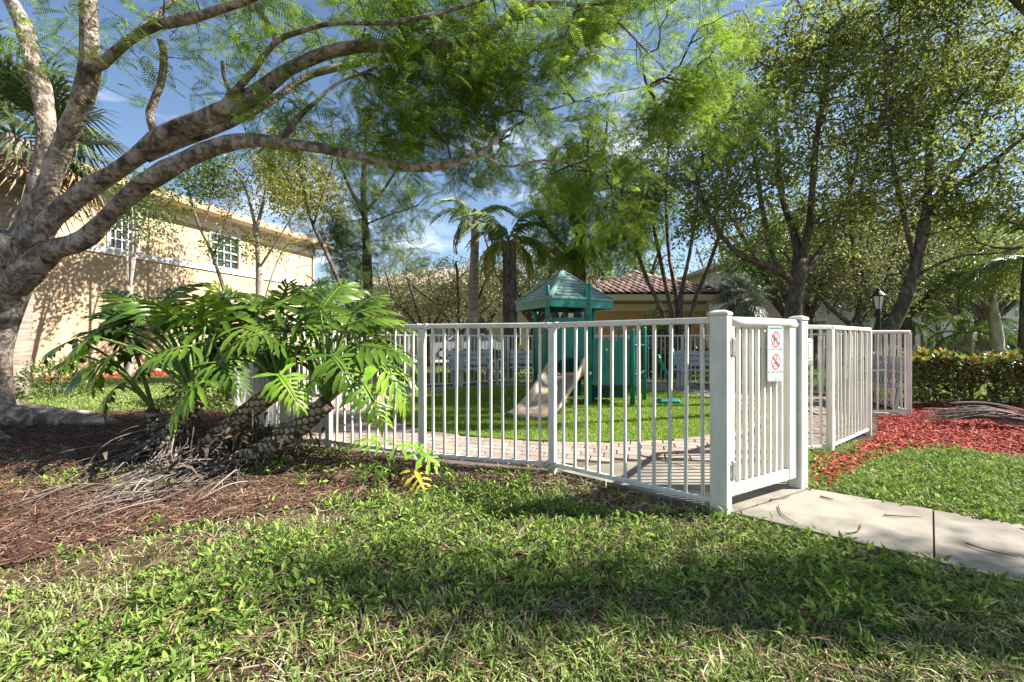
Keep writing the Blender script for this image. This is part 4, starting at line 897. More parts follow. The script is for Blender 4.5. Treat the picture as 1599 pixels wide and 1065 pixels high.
blobs = [B(650, 40, 5.0, 160, .9, 70, 1.1), B(700, 130, 5.3, 170, 1.1, 80, 1.7), B(850, 130, 5.4, 170, 1.2, 100, 3.2), B(1020, 90, 5.6, 150, 1.1, 110, 3.2), B(1100, 170, 5.8, 80, .8, 60, 1.4), B(900, 230, 5.8, 150, 1.0, 75, 2.9),
         B(960, 320, 6.1, 95, .8, 70, 2.6), B(1000, 235, 6.0, 80, .8, 60, 1.2), B(640, 215, 5.0, 140, .7, 45, 1.1), B(520, 60, 5.0, 140, 1.0, 90, 1.5), B(780, 270, 5.5, 90, .7, 40, .7),
         B(300, 90, 5.2, 200, 1.2, 110, 1.0), B(120, 60, 5.4, 160, .9, 90, .6), B(460, 190, 5.2, 120, .8, 60, .55), B(820, -60, 5.2, 400, 1.8, 80, 3.0), B(350, -60, 5.0, 350, 1.6, 80, 1.6)]
T = blob_points(rng, blobs, 2000, 2.2); q = fbm(T[:, 0] * 1.0 + T[:, 1] * .5, T[:, 2] + T[:, 1] * .3, 1.6); T = T[np.argsort(q)[-1080:]]
tw = MB(); tips, dirs = grow(bt_l[1:], T, rng, .0042, tw, sag=.12); tw.build('branches', 'bark_dark', bt, smooth=True, stuff=True)
per = 6; n = len(tips) * per; bp = np.repeat(tips, per, 0) + rng.normal(size=(n, 3)) * .09
d = nrm(np.repeat(dirs, per, 0) * .5 + rng.normal(size=(n, 3)) * np.array((.8, .8, .35)) + np.array((.25, 0, -.2))); nn = nrm(rng.normal(size=(n, 3)) * .45 + np.array((0, 0, 1)))
lf = MB(); scatter(lf, *FERN, bp, d, nn, .17 + .15 * rng.random(n)); lf.build('crown', 'feather', bt)
tm = MB()

# ================================================================== right hand trees
def LM(px, r0, r1): return limb(L3(px), r0, r1)
oak1 = [LM([(1238, 610, 11), (1237, 540, 11), (1238, 490, 11), (1246, 440, 11), (1250, 405, 11)], 0.218, 0.187),
        LM([(1246, 445, 11), (1222, 428, 10.8), (1190, 412, 10.5), (1155, 398, 10.2), (1125, 365, 10), (1100, 320, 9.9), (1080, 260, 9.8)], 0.102, 0.036), LM([(1222, 428, 10.8), (1205, 395, 10.6), (1195, 350, 10.4), (1185, 290, 10.3), (1170, 200, 10.2)], 0.072, 0.029),
        LM([(1250, 410, 11), (1240, 365, 11.2), (1222, 310, 11.4), (1215, 240, 11.6), (1210, 150, 11.8), (1215, 60, 12)], 0.109, 0.036), LM([(1250, 410, 11), (1262, 360, 10.8), (1268, 300, 10.6), (1275, 220, 10.5), (1290, 130, 10.3), (1300, 50, 10.2)], 0.102, 0.036),
        LM([(1247, 440, 11), (1275, 400, 11.2), (1305, 350, 11.4), (1330, 290, 11.6), (1345, 210, 11.8)], 0.091, 0.029)]
tree('oak_tree', 'thick dark trunked oak behind the gate with wide left limb', oak1, [B(1150, 250, 10.2, 110, 1.8, 110, 2), B(1210, 120, 11, 130, 2.0, 110, 2.6), B(1290, 200, 11, 110, 1.8, 150, 2.4), B(1270, 350, 11, 110, 1.4, 60, 1), B(1130, 360, 10.4, 80, 1.2, 50, .8), B(1320, 60, 10.8, 110, 1.5, 90, 1.5)],
     1150, 24, .105, .12, 'bark_dark', 'oak_leaf', 21, rtip=.008, clump=.5)
oak2 = [LM([(1335, 590, 13), (1335, 540, 13), (1334, 508, 13)], 0.206, 0.216), LM([(1334, 512, 13), (1310, 492, 12.8), (1285, 468, 12.5), (1262, 440, 12.2), (1225, 395, 12)], 0.079, 0.029), LM([(1334, 512, 13), (1345, 465, 13), (1336, 425, 13), (1330, 375, 13), (1328, 310, 13), (1320, 220, 13)], 0.097, 0.029),
        LM([(1334, 510, 13), (1368, 478, 13.2), (1386, 430, 13.4), (1400, 380, 13.5), (1410, 320, 13.6)], 0.079, 0.029), LM([(1340, 505, 13), (1352, 470, 13.3), (1346, 430, 13.6), (1355, 380, 13.8), (1365, 300, 14)], 0.060, 0.022), LM([(1300, 485, 12.7), (1320, 430, 12.6), (1300, 390, 12.5), (1285, 330, 12.4)], 0.036, 0.014)]
tree('oak_tree', 'many stemmed oak forking low behind the right fence', oak2, [B(1340, 330, 13, 90, 2, 80, 2), B(1400, 380, 13.4, 80, 1.6, 60, 1.6), B(1300, 430, 12.6, 70, 1.2, 45, 1), B(1380, 240, 13.4, 90, 1.8, 90, 1.6), B(1350, 470, 12.8, 80, 1.0, 30, .6)], 750, 20, .1, .13, 'bark_dark', 'oak_leaf_dark', 22, rtip=.008, clump=.4)
oak3 = [LM([(1366, 575, 10), (1378, 535, 10), (1398, 500, 10), (1419, 450, 10), (1434, 395, 10), (1444, 345, 10)], 0.139, 0.115), LM([(1442, 345, 10), (1450, 290, 10), (1452, 220, 10), (1465, 150, 10), (1478, 70, 10), (1490, -20, 10)], 0.079, 0.029),
        LM([(1440, 350, 10), (1478, 285, 10.2), (1515, 225, 10.3), (1550, 150, 10.4), (1580, 60, 10.5)], 0.079, 0.029), LM([(1465, 310, 10.1), (1510, 280, 9.8), (1560, 245, 9.6), (1610, 205, 9.4), (1680, 150, 9.2)], 0.055, 0.022), LM([(1425, 400, 10), (1410, 330, 9.7), (1395, 260, 9.5), (1385, 160, 9.3), (1380, 60, 9.2)], 0.055, 0.022),
        LM([(1412, 445, 10), (1450, 420, 9.8), (1500, 400, 9.6), (1560, 395, 9.4), (1620, 380, 9.3)], 0.036, 0.014)]
tree('oak_tree', 'leaning oak with slanting trunk rising toward the picture right', oak3, [B(1470, 90, 10, 130, 1.6, 110, 2.4), B(1560, 180, 9.8, 110, 1.5, 110, 1.4), B(1400, 120, 9.6, 110, 1.5, 130, 2.6), B(1420, 260, 9.8, 100, 1.3, 80, 1.6), B(1520, 330, 9.8, 110, 1.4, 60, 1.5), B(1600, 60, 10, 90, 1.4, 100, .9), B(1660, 260, 9.6, 80, 1.5, 120, 1)],
     1250, 21, .1, .12, 'bark_dark', 'oak_leaf', 23, rtip=.008, clump=.6)
bo = [LM([(1502, 575, 24), (1502, 545, 24), (1500, 515, 24), (1497, 490, 24)], .36, .28), LM([(1497, 495, 24), (1475, 470, 24), (1450, 455, 24), (1425, 448, 23.5)], .2, .07), LM([(1497, 492, 24), (1500, 460, 24), (1490, 430, 24), (1480, 390, 24)], .2, .07), LM([(1500, 520, 24), (1525, 505, 24), (1545, 480, 24), (1570, 450, 24)], .18, .06)]
tree('oak_tree', 'dark oak with round trunk standing on the far lawn behind the hedges', bo, [B(1490, 400, 24, 110, 4, 60, 2), B(1440, 440, 24, 60, 3, 35, 1), B(1560, 420, 24, 70, 3, 50, 1.3), B(1500, 330, 25, 120, 4, 60, 1.5)], 700, 22, .16, .3, 'bark_dark', 'oak_leaf_dark', 24, rtip=.012)
sm = [LM([(1470, 572, 30), (1470, 550, 30), (1467, 520, 30), (1462, 495, 30)], .22, .14), LM([(1468, 525, 30), (1478, 510, 30), (1490, 495, 30)], .08, .03), LM([(1463, 500, 30), (1445, 480, 30), (1430, 470, 30)], .1, .04), LM([(1463, 500, 30), (1475, 475, 30), (1480, 450, 30)], .1, .04)]
tree('young_oak', 'slim far oak on the sunny lawn left of the round trunked oak', sm, [B(1460, 465, 30, 55, 3, 28, 1), B(1440, 490, 30, 40, 2, 14, .5)], 260, 22, .17, .3, 'bark_dark', 'oak_leaf_dark', 25, rtip=.012)
wb = [LM([(1560, 568, 17), (1558, 535, 17), (1552, 495, 17), (1548, 465, 17)], .2, .15), LM([(1548, 468, 17), (1545, 445, 16.8), (1560, 425, 16.5), (1572, 410, 16.3)], .11, .05), LM([(1550, 480, 17), (1530, 465, 16.8), (1510, 452, 16.5), (1500, 440, 16.4)], .07, .03), LM([(1549, 470, 17), (1555, 440, 17.3), (1550, 400, 17.5)], .09, .04)]
tree('pale_barked_tree', 'pale barked tree with bright sunlit limb before the dark palms', wb, [B(1560, 400, 17, 70, 2, 45, 1), B(1510, 430, 17, 45, 1.6, 30, .6), B(1600, 430, 17, 40, 1.6, 40, .6)], 380, 22, .12, .2, 'bark_pale', 'oak_leaf', 26, rtip=.009)
# tree off to the right whose shade falls over the lawn
r1 = [limb([(9.2, 1.2, 0), (9.1, 1.25, 1.5), (9.0, 1.2, 2.8)], .28, .2), limb([(9.0, 1.2, 2.7), (8.0, 1.4, 4.0), (6.6, 1.8, 5.2)], .14, .05), limb([(9.0, 1.2, 2.7), (9.3, 1.2, 4.4), (9.5, 1.0, 6.0)], .14, .05), limb([(9.0, 1.2, 2.7), (9.7, .7, 4.4), (10.3, .3, 6)], .14, .05)]
tree('oak_tree', 'oak standing outside the picture at the path side, seen by its shade', r1, [(np.array((7.4, 1.92, 5.4)), np.array((1.7, .2, .4)), 1.6), (np.array((5.5, 2.05, 5.6)), np.array((1.0, .16, .35)), .7), (np.array((9.0, 2.25, 6.3)), np.array((1.2, .2, .4)), .45), (np.array((4.6, 1.55, 6.0)), np.array((.8, .12, .3)), .3)], 115, 20, .1, .15, 'bark_dark', 'oak_leaf', 27, rtip=.007, clump=.5)

r2 = [limb([(11.0, 7.6, 0), (10.95, 7.55, 2.5), (10.8, 7.5, 5.0)], .24, .17), limb([(10.8, 7.5, 4.9), (10.0, 7.2, 6.6), (8.8, 6.9, 8.2)], .12, .05), limb([(10.8, 7.5, 4.9), (10.4, 8.4, 6.8), (9.4, 9.0, 8.8)], .12, .05), limb([(10.8, 7.5, 4.9), (10.6, 6.3, 6.8), (10.0, 5.6, 8.4)], .12, .05)]
tree('oak_tree', 'tall oak outside the picture beside the hedge, seen by its shade on the turf', r2, [(np.array((8.9, 6.6 + .55 * i, 8.0 + .22 * (i % 3))), np.array((1.5, .16, .35)), 1) for i in range(-2, 6)], 430, 18, .11, .12, 'bark_dark', 'oak_leaf', 28, rtip=.007)
# ================================================================== middle trees
ms = []
for px in ([(1062, 612, 12.6), (1050, 500, 12.6), (1030, 400, 12.5), (1015, 330, 12.4), (1000, 250, 12.3)], [(1064, 612, 12.6), (1058, 480, 12.7), (1045, 400, 12.9), (1040, 300, 13.1), (1045, 220, 13.2)],
           [(1066, 612, 12.6), (1062, 480, 12.5), (1078, 390, 12.4), (1090, 300, 12.2), (1100, 210, 12)], [(1068, 612, 12.6), (1080, 490, 12.5), (1105, 420, 12.4), (1130, 350, 12.3), (1160, 290, 12.2)], [(1060, 612, 12.6), (1038, 500, 12.4), (1008, 430, 12.2), (985, 360, 12.0), (970, 300, 12)]):
    ms.append(LM(px, .085, .025))
tree('multi_stem_tree', 'thin multi stemmed tree fanning up before the cabana', ms, [B(1040, 280, 12.6, 90, 1.6, 90, 2), B(1110, 290, 12.3, 60, 1.3, 70, 1), B(985, 330, 12.2, 50, 1.2, 50, .8), B(1060, 180, 12.8, 90, 1.5, 50, 1)], 620, 20, .085, .15, 'bark_dark', 'oak_leaf_dark', 31, rtip=.005, clump=.5)
f8 = [LM([(905, 590, 14), (905, 480, 14), (904, 420, 14), (906, 360, 14)], .24, .17), LM([(905, 420, 14), (880, 385, 13.8), (850, 350, 13.6), (830, 310, 13.5)], .1, .03), LM([(905, 410, 14), (935, 380, 13.8), (970, 370, 13.5), (1005, 380, 13.2)], .09, .03), LM([(906, 365, 14), (915, 300, 14), (940, 240, 14), (950, 180, 14)], .12, .03), LM([(906, 370, 14), (880, 310, 14.2), (860, 250, 14.4)], .1, .03)]
tree('feathery_tree', 'light green feathery tree with brown trunk rising behind the tower roof', f8, [B(880, 330, 13.6, 70, 1.4, 50, 1.2), B(960, 370, 13.4, 70, 1.3, 40, 1.2), B(930, 270, 14, 100, 1.6, 70, 1.6), B(880, 400, 13.8, 60, 1, 25, .6), B(1000, 320, 13.6, 60, 1.2, 50, .8)], 430, 6, .42, .2, 'bark_dark', 'feather', 32, rtip=.006, tmpl=FERN, hang=.3)
d5 = [LM([(577, 600, 12), (576, 480, 12), (572, 380, 12), (568, 300, 12), (572, 230, 12), (580, 160, 12)], .155, .05), LM([(570, 340, 12), (545, 290, 11.8), (525, 240, 11.6), (520, 190, 11.5)], .06, .02), LM([(571, 330, 12), (600, 295, 11.8), (625, 255, 11.6), (640, 220, 11.5)], .05, .02), LM([(572, 350, 12), (610, 335, 11.7), (655, 320, 11.5)], .03, .01)]
tree('feathery_tree', 'dark slender trunked feathery tree behind the left fence', d5, [B(545, 350, 11.8, 70, 1.2, 45, 1.3), B(620, 310, 11.6, 60, 1, 40, .8), B(570, 240, 11.8, 90, 1.3, 60, 1.2), B(540, 410, 12, 50, 1, 40, .7), B(620, 400, 12, 60, 1, 30, .5)], 170, 6, .42, .2, 'bark_dark', 'feather_dark', 33, rtip=.006, tmpl=FERN, hang=.25)
Yh = 15.2; kk_ = Yh / 11
s3 = [LM([(404, 575, Yh), (405, 470, Yh), (403, 400, Yh), (398, 350, Yh)], .12, .08), LM([(400, 360, Yh), (388, 310, Yh), (370, 270, Yh), (345, 235, Yh)], .055, .02), LM([(400, 360, Yh), (412, 310, Yh), (420, 260, Yh), (440, 210, Yh)], .06, .02), LM([(404, 420, Yh), (430, 380, Yh - .2), (455, 340, Yh - .3), (480, 300, Yh - .4)], .045, .016), LM([(402, 390, Yh), (380, 360, Yh + .3), (350, 335, Yh + .5)], .035, .014), LM([(412, 475, Yh + .2), (425, 430, Yh + .2), (440, 395, Yh + .3), (460, 370, Yh + .4)], .04, .016)]
tree('slender_tree', 'slender grey stemmed tree with sparse leaves close to the house', s3, [B(420, 270, Yh, 65, 1.6, 55, 1.2), B(455, 310, Yh - .2, 45, 1.2, 40, 1), B(370, 310, Yh, 45, 1.4, 45, .7), B(400, 380, Yh, 60, 1.3, 30, .5)], 420, 16, .11, .17, 'bark_pale', 'yellow_leaf', 34, rtip=.0055, clump=.3)
s4 = [LM([(560, 560, 10.5), (540, 470, 10.5), (512, 400, 10.5), (485, 340, 10.5), (470, 270, 10.5), (460, 200, 10.5)], .065, .025), LM([(490, 350, 10.5), (505, 300, 10.4), (520, 250, 10.3), (515, 200, 10.2)], .03, .012), LM([(480, 320, 10.5), (455, 290, 10.4), (435, 250, 10.3)], .025, .01)]
tree('slender_tree', 'thin leaning tree beside the dark trunk, leaves turning yellow', s4, [B(480, 250, 10.4, 55, 1, 60, 1.2), B(500, 310, 10.4, 40, .9, 40, .7), B(450, 230, 10.4, 40, .9, 40, .5)], 240, 14, .085, .13, 'bark_dark', 'yellow_leaf', 35, rtip=.0045)
s6 = [LM([(362, 580, 13.6), (356, 480, 13.6), (332, 400, 13.6), (310, 350, 13.6), (292, 290, 13.6)], .06, .03), LM([(332, 400, 13.6), (345, 370, 13.4), (360, 320, 13.2)], .03, .014), LM([(315, 360, 13.6), (330, 310, 13.8), (335, 260, 14)], .03, .014)]
tree('slender_tree', 'thin bent sapling with dark stem crossing the house wall', s6, [B(300, 285, 13.6, 35, 1.0, 30, 1.2), B(335, 260, 13.8, 35, 1.0, 35, 1.0), B(345, 385, 13.5, 35, .9, 25, .4)], 200, 14, .1, .15, 'bark_dark', 'green_leaf', 36, rtip=.005)
s7 = [limb([(-10.6, 12.2, 0), (-10.55, 12.2, 1.4), (-10.6, 12.25, 2.6)], .09, .07), limb([(-10.6, 12.25, 2.5), (-10.9, 12.5, 3.9), (-11.1, 12.8, 5.2)], .045, .015), limb([(-10.6, 12.25, 2.5), (-10.3, 12.0, 3.9), (-10.2, 11.8, 5.4)], .045, .015), limb([(-10.6, 12.25, 2.5), (-10.6, 12.6, 4.2), (-10.5, 13.1, 5.6)], .045, .015)]
tree('small_tree', 'leafy tree by the house wall, mostly hidden behind the arching limbs', s7, [(np.array((-10.6, 12.4, 4.9)), np.array((1.2, 1.4, 1.0)), 1)], 190, 16, .1, .15, 'bark_pale', 'green_leaf', 37, rtip=.005)
# background row across the road: two models, copied
def bgtree(seed, label, leaf):
    rng = np.random.default_rng(seed); L = [limb([(0, 0, 0), (.1, 0, 1.2), (0, .1, 2.2)], .3, .22)]
    for k in range(6):
        a = k * 1.05 + rng.random() * .5; rr = 1.6 + rng.random() * 1.4; L.append(limb([(0, .1, 2.0), (math.cos(a) * rr * .5, math.sin(a) * rr * .5, 3.2 + rng.random()), (math.cos(a) * rr, math.sin(a) * rr, 4.4 + rng.random() * 1.4), (math.cos(a) * rr * 1.3, math.sin(a) * rr * 1.3, 5.6 + rng.random())], .13, .04))
    return tree('background_oak', label, L, [(np.array((0, 0, 5.0)), np.array((3.2, 3.2, 2.0)), 3), (np.array((1.6, 0, 4.2)), np.array((2, 2, 1.3)), 1), (np.array((-1.6, .5, 4.2)), np.array((2, 2, 1.3)), 1)], 340, 15, .17, .26, 'bark_dark', leaf, seed, rtip=.011, loc=(0, 0, 0), group='trees beyond the far fence', clump=.4)[0]
bg1 = bgtree(51, 'x', 'oak_leaf_dark'); bg2 = bgtree(52, 'x', 'oak_leaf_dark'); bg3 = bgtree(53, 'x', 'green_leaf')
BG = [(bg1, -6.6, 17.5, .58, 0, 'grey twiggy oak just right of the house corner'), (bg2, -3.6, 18.6, .62, 1.2, 'grey twiggy oak behind the dark slender trunk'), (bg1, -1.9, 16.4, .6, 2.2, 'grey twiggy oak left of the tall palm'), (bg2, 1.0, 19, .85, 3.5, 'grey twiggy oak behind the drooping palm'),
      (bg1, -8.2, 31, .9, 4, 'grey oak far across the road past the house corner'), (bg1, -2.0, 32, 1.0, 5, 'grey oak far across the road in front of the cream house'), (bg3, 8.0, 30, 1.2, 1, 'green oak far behind the cabana roof'), (bg2, 16.5, 30, 1.3, 2, 'dark oak far behind the pale shaded house'),
      (bg3, 26, 32, 1.2, 2.6, 'green oak far right across the lawn behind the lamp'), (bg2, 32, 30, 1.2, .6, 'dark oak at the far right edge across the lawn'), (bg1, 41, 33, 1.3, 4.4, 'grey oak farthest right beyond the palm trunk'), (bg3, 14.6, 17.5, .9, 3.3, 'green oak behind the lamp post'), (bg1, 20.5, 24.5, 1.0, 1.9, 'dark oak between the lamp post and the far lawn'), (bg3, 10.6, 16.8, .95, 2.0, 'green oak right of the cabana before the pale house'), (bg1, 17.2, 19.2, 1.0, .4, 'grey oak before the far lawn behind the leaning trunk'), (bg2, 14.2, 21.2, 1.15, 5.6, 'dark oak before the pale shaded house at right'), (bg3, 24.5, 22.5, 1.0, 1.1, 'green oak left of the utility box on the far lawn'), (bg2, 3.2, 31, 1.1, 5.3, 'grey oak far across the road left of the cabana')]
used = set()
for src, x, y, s, rz, lab in BG:
    o = copy_tree(src) if src.name in used else src; used.add(src.name)
    o.location = (x, y, 0); o.scale = (s, s, s); o.rotation_euler = (0, 0, rz); o['label'] = lab

# ================================================================== palms
def palm_frond(L, n=34, ll=.5, arch=.5, hang=.8, wd=.03, rng=rng):
    s = np.linspace(0, 1, 12); x = L * (s - .18 * s ** 3); z = L * (arch * s - (arch + .45) * s ** 2.2)
    m = MB(); path = np.stack([x, 0 * x, z], -1); m.tube(path, np.linspace(.02, .004, 12), 4, cap=False); V, Q = [], []
    for i in range(n):
        f = .16 + .84 * i / (n - 1); px_ = np.interp(f, s, x); pz = np.interp(f, s, z); l = ll * (.5 + .5 * math.sin(math.pi * min(1, .15 + f * .8)))
        for sd_ in (-1, 1):
            a = rng.normal() * .18; e = np.array((px_ + l * .45, sd_ * l * (.6 - .3 * hang) * (1 + a), pz - l * hang * (.7 + a))); b = np.array((px_, 0, pz)); mid = (b * .55 + e * .45) + np.array((.03, sd_ * .08 * l, .14 * l)); wv = np.array((wd, 0, wd * .3))
            k = len(V); V += [b - wv * .4, b + wv * .4, mid + wv, mid - wv, e]; Q += [(k, k + 1, k + 2, k + 3), (k + 3, k + 2, k + 4, k + 4)]
    V = np.array(V); Q = np.array(Q); m.add2(V, Q[::2], Q[1::2][:, :3]); return m
def palm(name, label, x, y, h, r0, r1, fr, seed, lean=0.0, trunk_mat='palm_bark', group=None):
    rng = np.random.default_rng(seed); t = thing(name, label, 'palm', (x, y, 0), group); pth = np.array([(x + lean * s * s, y, h * s) for s in np.linspace(0, 1, 40)])
    rr = r0 + (r1 - r0) * np.linspace(0, 1, 40); rr = rr * (1 + .05 * (np.arange(40) % 3 == 0)); m = MB(); m.tube(pth, rr, 14, noise=.03, rng=rng); m.build('trunk', trunk_mat, t, smooth=True)
    top = pth[-1]
    for (k, el0, el1, L, ll, hang, mat) in fr:
        for i in range(k):
            a = 2 * math.pi * i / k + rng.random() * .7; el = el0 + (el1 - el0) * rng.random(); m = palm_frond(L * (.85 + .3 * rng.random()), 30, ll, .5, hang, .022, rng)
            V = np.vstack(m.V); c_, s_ = math.cos(R(el) - .46), math.sin(R(el) - .46)
            Rm = np.array([[c_, 0, s_], [0, 1, 0], [-s_, 0, c_]]); V = V @ Rm; c_, s_ = math.cos(a), math.sin(a); V = V @ np.array([[c_, s_, 0], [-s_, c_, 0], [0, 0, 1]]) + top
            m.V = [V]; m.build('frond', mat, t)
    return t
px1 = P(738, 600, 14.5); palm('queen_palm', 'slim grey palm with thin arching crown left of the tower', px1[0], 14.5, 5.0, .2, .13, [(9, 20, 75, 1.5, .42, .8, 'palm_leaf'), (5, -10, 15, 1.4, .4, .9, 'palm_leaf')], 61, .1)
px1 = P(797, 600, 13.5); palm('queen_palm', 'shaggy palm with yellow drooping fronds and brown dead skirt', px1[0], 13.5, 4.1, .24, .2, [(10, 20, 80, 1.6, .5, .95, 'palm_leaf'), (8, -15, 25, 1.5, .5, 1.0, 'palm_yellow'), (7, -60, -40, 1.1, .3, .9, 'palm_dead')], 62, -.05, 'bark_dark')
px1 = P(1590, 575, 15); palm('royal_palm', 'stout smooth palm trunk at the far right edge', px1[0] + .3, 15, 3.9, .22, .17, [(11, 0, 70, 2.2, .6, .9, 'palm_leaf')], 63, .1, 'bark_dark')
for k, (x, y, hgt, lab) in enumerate(((17.3, 19.5, 1.9, 'low dark palm clump left of the stout trunk'), (20.0, 21.5, 2.4, 'low dark palm clump behind the green box'), (18.9, 18.2, 1.4, 'lowest palm clump beside the pale barked tree'))):
    palm('areca_palm', lab, x, y, hgt, .09, .07, [(10, 25, 85, 1.7, .42, .6, 'palm_leaf'), (6, 0, 25, 1.6, .4, .7, 'palm_leaf')], 64 + k)
def fan_palm(name, label, x, y, h, seed, k, Lp, Lf, mat, dead=None, kd=0):
    rng = np.random.default_rng(seed); t = thing(name, label, 'palm', (x, y, 0)); m = MB(); pth = np.array([(x, y, h * s) for s in np.linspace(0, 1, 24)]); m.tube(pth, .2 * (1 + .1 * (np.arange(24) % 2)), 14, noise=.08, rng=rng); m.build('trunk', 'palm_bark', t, smooth=True)
    top = np.array((x, y, h))
    for i in range(k + kd):
        isd = i >= k; a = rng.random() * 2 * math.pi; el = R(-65 + 25 * rng.random()) if isd else R(-35 + 115 * ((i + .5) / k)); d = np.array((math.cos(a) * math.cos(el), math.sin(a) * math.cos(el), math.sin(el))); lp = Lp * (.8 + .4 * rng.random()); b = top + d * lp
        s2 = nrm(np.cross(d, (0, 0, 1))); u2 = np.cross(s2, d); m = MB(); m.tube([top, top + d * lp * .5 + (0, 0, .04), b], .012, 4, cap=False); V, Q = [], []
        ns = 26
        for j in range(ns):
            f = (j / (ns - 1) - .5) * R(250); l = Lf * (1 - .25 * abs(j / (ns - 1) - .5) * 2) * (.9 + .2 * rng.random()); dd = d * math.cos(f) + s2 * math.sin(f); fold = u2 * (.12 * abs(math.sin(f)))
            w_ = nrm(np.cross(dd, u2)) * .024; mid = b + dd * l * .6 + fold * l; e = b + dd * l + fold * l * .4 + np.array((0, 0, -.3 * l * (1.2 if isd else 1))) + rng.normal(size=3) * .03; q = len(V)
            V += [b - w_ * .25, b + w_ * .25, mid + w_, mid - w_, e]; Q.append(((q, q + 1, q + 2, q + 3), (q + 3, q + 2, q + 4)))
        m.add2(np.array(V), np.array([z[0] for z in Q]), np.array([z[1] for z in Q])); m.build('fan_leaf', dead if isd else mat, t)
    return t
fan_palm('cabbage_palm', 'shaggy fan palm behind the big tree at the left edge', -9.0, 8.0, 4.75, 71, 34, .85, .95, 'fan_leaf', 'palm_dead', 10)
px1 = P(1155, 600, 16); fan_palm('silver_palm', 'pale silvery palm at the right corner of the cabana', px1[0] + .2, 16.2, 2.6, 72, 20, .5, .7, 'silver_leaf', 'silver_leaf', 12)

# ================================================================== split-leaf philodendron
def philo_leaf(L, rng, npair=8, droop=.35, wide=1.0):
    V, Q, T = [], [], []
    bend = lambda x: -droop * x * x / L
    def strip(pts, wid, fold):        # pts (k,3) centre line in leaf plane, wid half widths
        k = len(pts); t = nrm(np.gradient(pts, axis=0)); sd_ = nrm(np.cross((0, 0, 1.0), t)); b = len(V)
        for i in range(k):
            V.append(pts[i] - sd_[i] * wid[i] + (0, 0, fold * wid[i])); V.append(pts[i]); V.append(pts[i] + sd_[i] * wid[i] + (0, 0, fold * wid[i]))
        for i in range(k - 1):
            a = b + 3 * i; Q.append((a, a + 1, a + 4, a + 3)); Q.append((a + 1, a + 2, a + 5, a + 4))
    s = np.linspace(0, 1, 9); strip(np.stack([s * L * .97, 0 * s, bend(s * L)], -1), L * np.array([.04, .075, .08, .07, .06, .05, .04, .03, .004]), .25)
    for i in range(npair):
        f = i / (npair - 1); x0 = L * (.02 + .86 * f ** 1.05); ll = L * .66 * wide * (1 - .62 * f) * (.82 if i == 0 else 1) * (.9 + .2 * rng.random())
        for sd_ in (-1, 1):
            ang = R((128 if i == 0 else 100 - 62 * f) + rng.normal() * 5) ; k = 8; u = np.linspace(0, 1, k); cur = ang - u * R(22) * (1 - f * .5)
            dx = np.cumsum(np.concatenate([[0], np.cos(cur[1:]) * ll / (k - 1)])); dy = np.cumsum(np.concatenate([[0], np.sin(cur[1:]) * ll / (k - 1)])) * sd_
            px_ = x0 + dx; pz = bend(np.clip(px_, 0, None)) - .28 * ll * u ** 2 * (1 + .4 * rng.normal()) + .05 * ll * u
            w_ = ll * np.array([.07, .055, .06, .085, .105, .09, .055, .006]) * (1 + .25 * f); w_ = w_ * (1 + .25 * np.sin(u * 14 + rng.random() * 6)); w_[-1] = .002
            strip(np.stack([px_, dy, pz], -1), np.clip(w_, .002, .045 * L / .6 + .03), .22)
    return np.array(V), np.array(Q)
rng = np.random.default_rng(101)
PH = thing('philodendron', 'large split-leaf philodendron with scarred leaning stems left of the fence', 'plant', (*G(290, 735), 0))
gb = np.array((*G(285, 735), 0.0))
crowns = {'A': P(306, 622, 3.85), 'B': P(437, 605, 3.95), 'C': P(512, 628, 3.85), 'D': P(240, 640, 4.1)}
stems = {'A': [P(275, 745, 3.75), P(262, 700, 3.8), P(280, 660, 3.85), P(306, 622, 3.85)], 'B': [P(280, 735, 3.9), P(330, 690, 3.9), P(385, 645, 3.95), P(437, 605, 3.95)], 'C': [P(320, 745, 3.7), P(385, 715, 3.75), P(450, 680, 3.8), P(512, 628, 3.85)], 'D': [P(265, 730, 4.1), P(245, 690, 4.1), P(240, 640, 4.1)]}
for k, pts_ in stems.items():
    L, Rr = limb(np.array(pts_), .085 if k != 'D' else .06, .075 if k != 'D' else .05, .04)
    so = MB(); so.tube(L, Rr, 12, noise=.05, rng=rng); st_ = so.build('stem', 'philo_stem', PH, smooth=True)
    sc_ = MB(); t = nrm(np.gradient(L, axis=0)); ref = np.array((0, 1.0, 0)); n_s = int(len(L) * 7); th_ = np.arange(n_s) * 2.39996; fi = np.linspace(0, len(L) - 1, n_s)
    for j in range(n_s):
        i = int(fi[j]); a = nrm(np.cross(t[i], ref)); b = np.cross(t[i], a); nn_ = a * math.cos(th_[j]) + b * math.sin(th_[j]); tg_ = np.cross(nn_, t[i]); c_ = L[i] + nn_ * Rr[i] * .98; r_ = .026 * (.8 + .4 * rng.random())
        q = [c_ + (t[i] * math.cos(v) * r_ * .8 + tg_ * math.sin(v) * r_ * 1.05) for v in np.arange(7) * 2 * math.pi / 7]; q.append(c_ + nn_ * .012)
        sc_.add2(np.array(q), [], [(z, (z + 1) % 7, 7) for z in range(7)])
    sc_.build('leaf_scars', 'leaf_scar', st_, smooth=True, stuff=True)
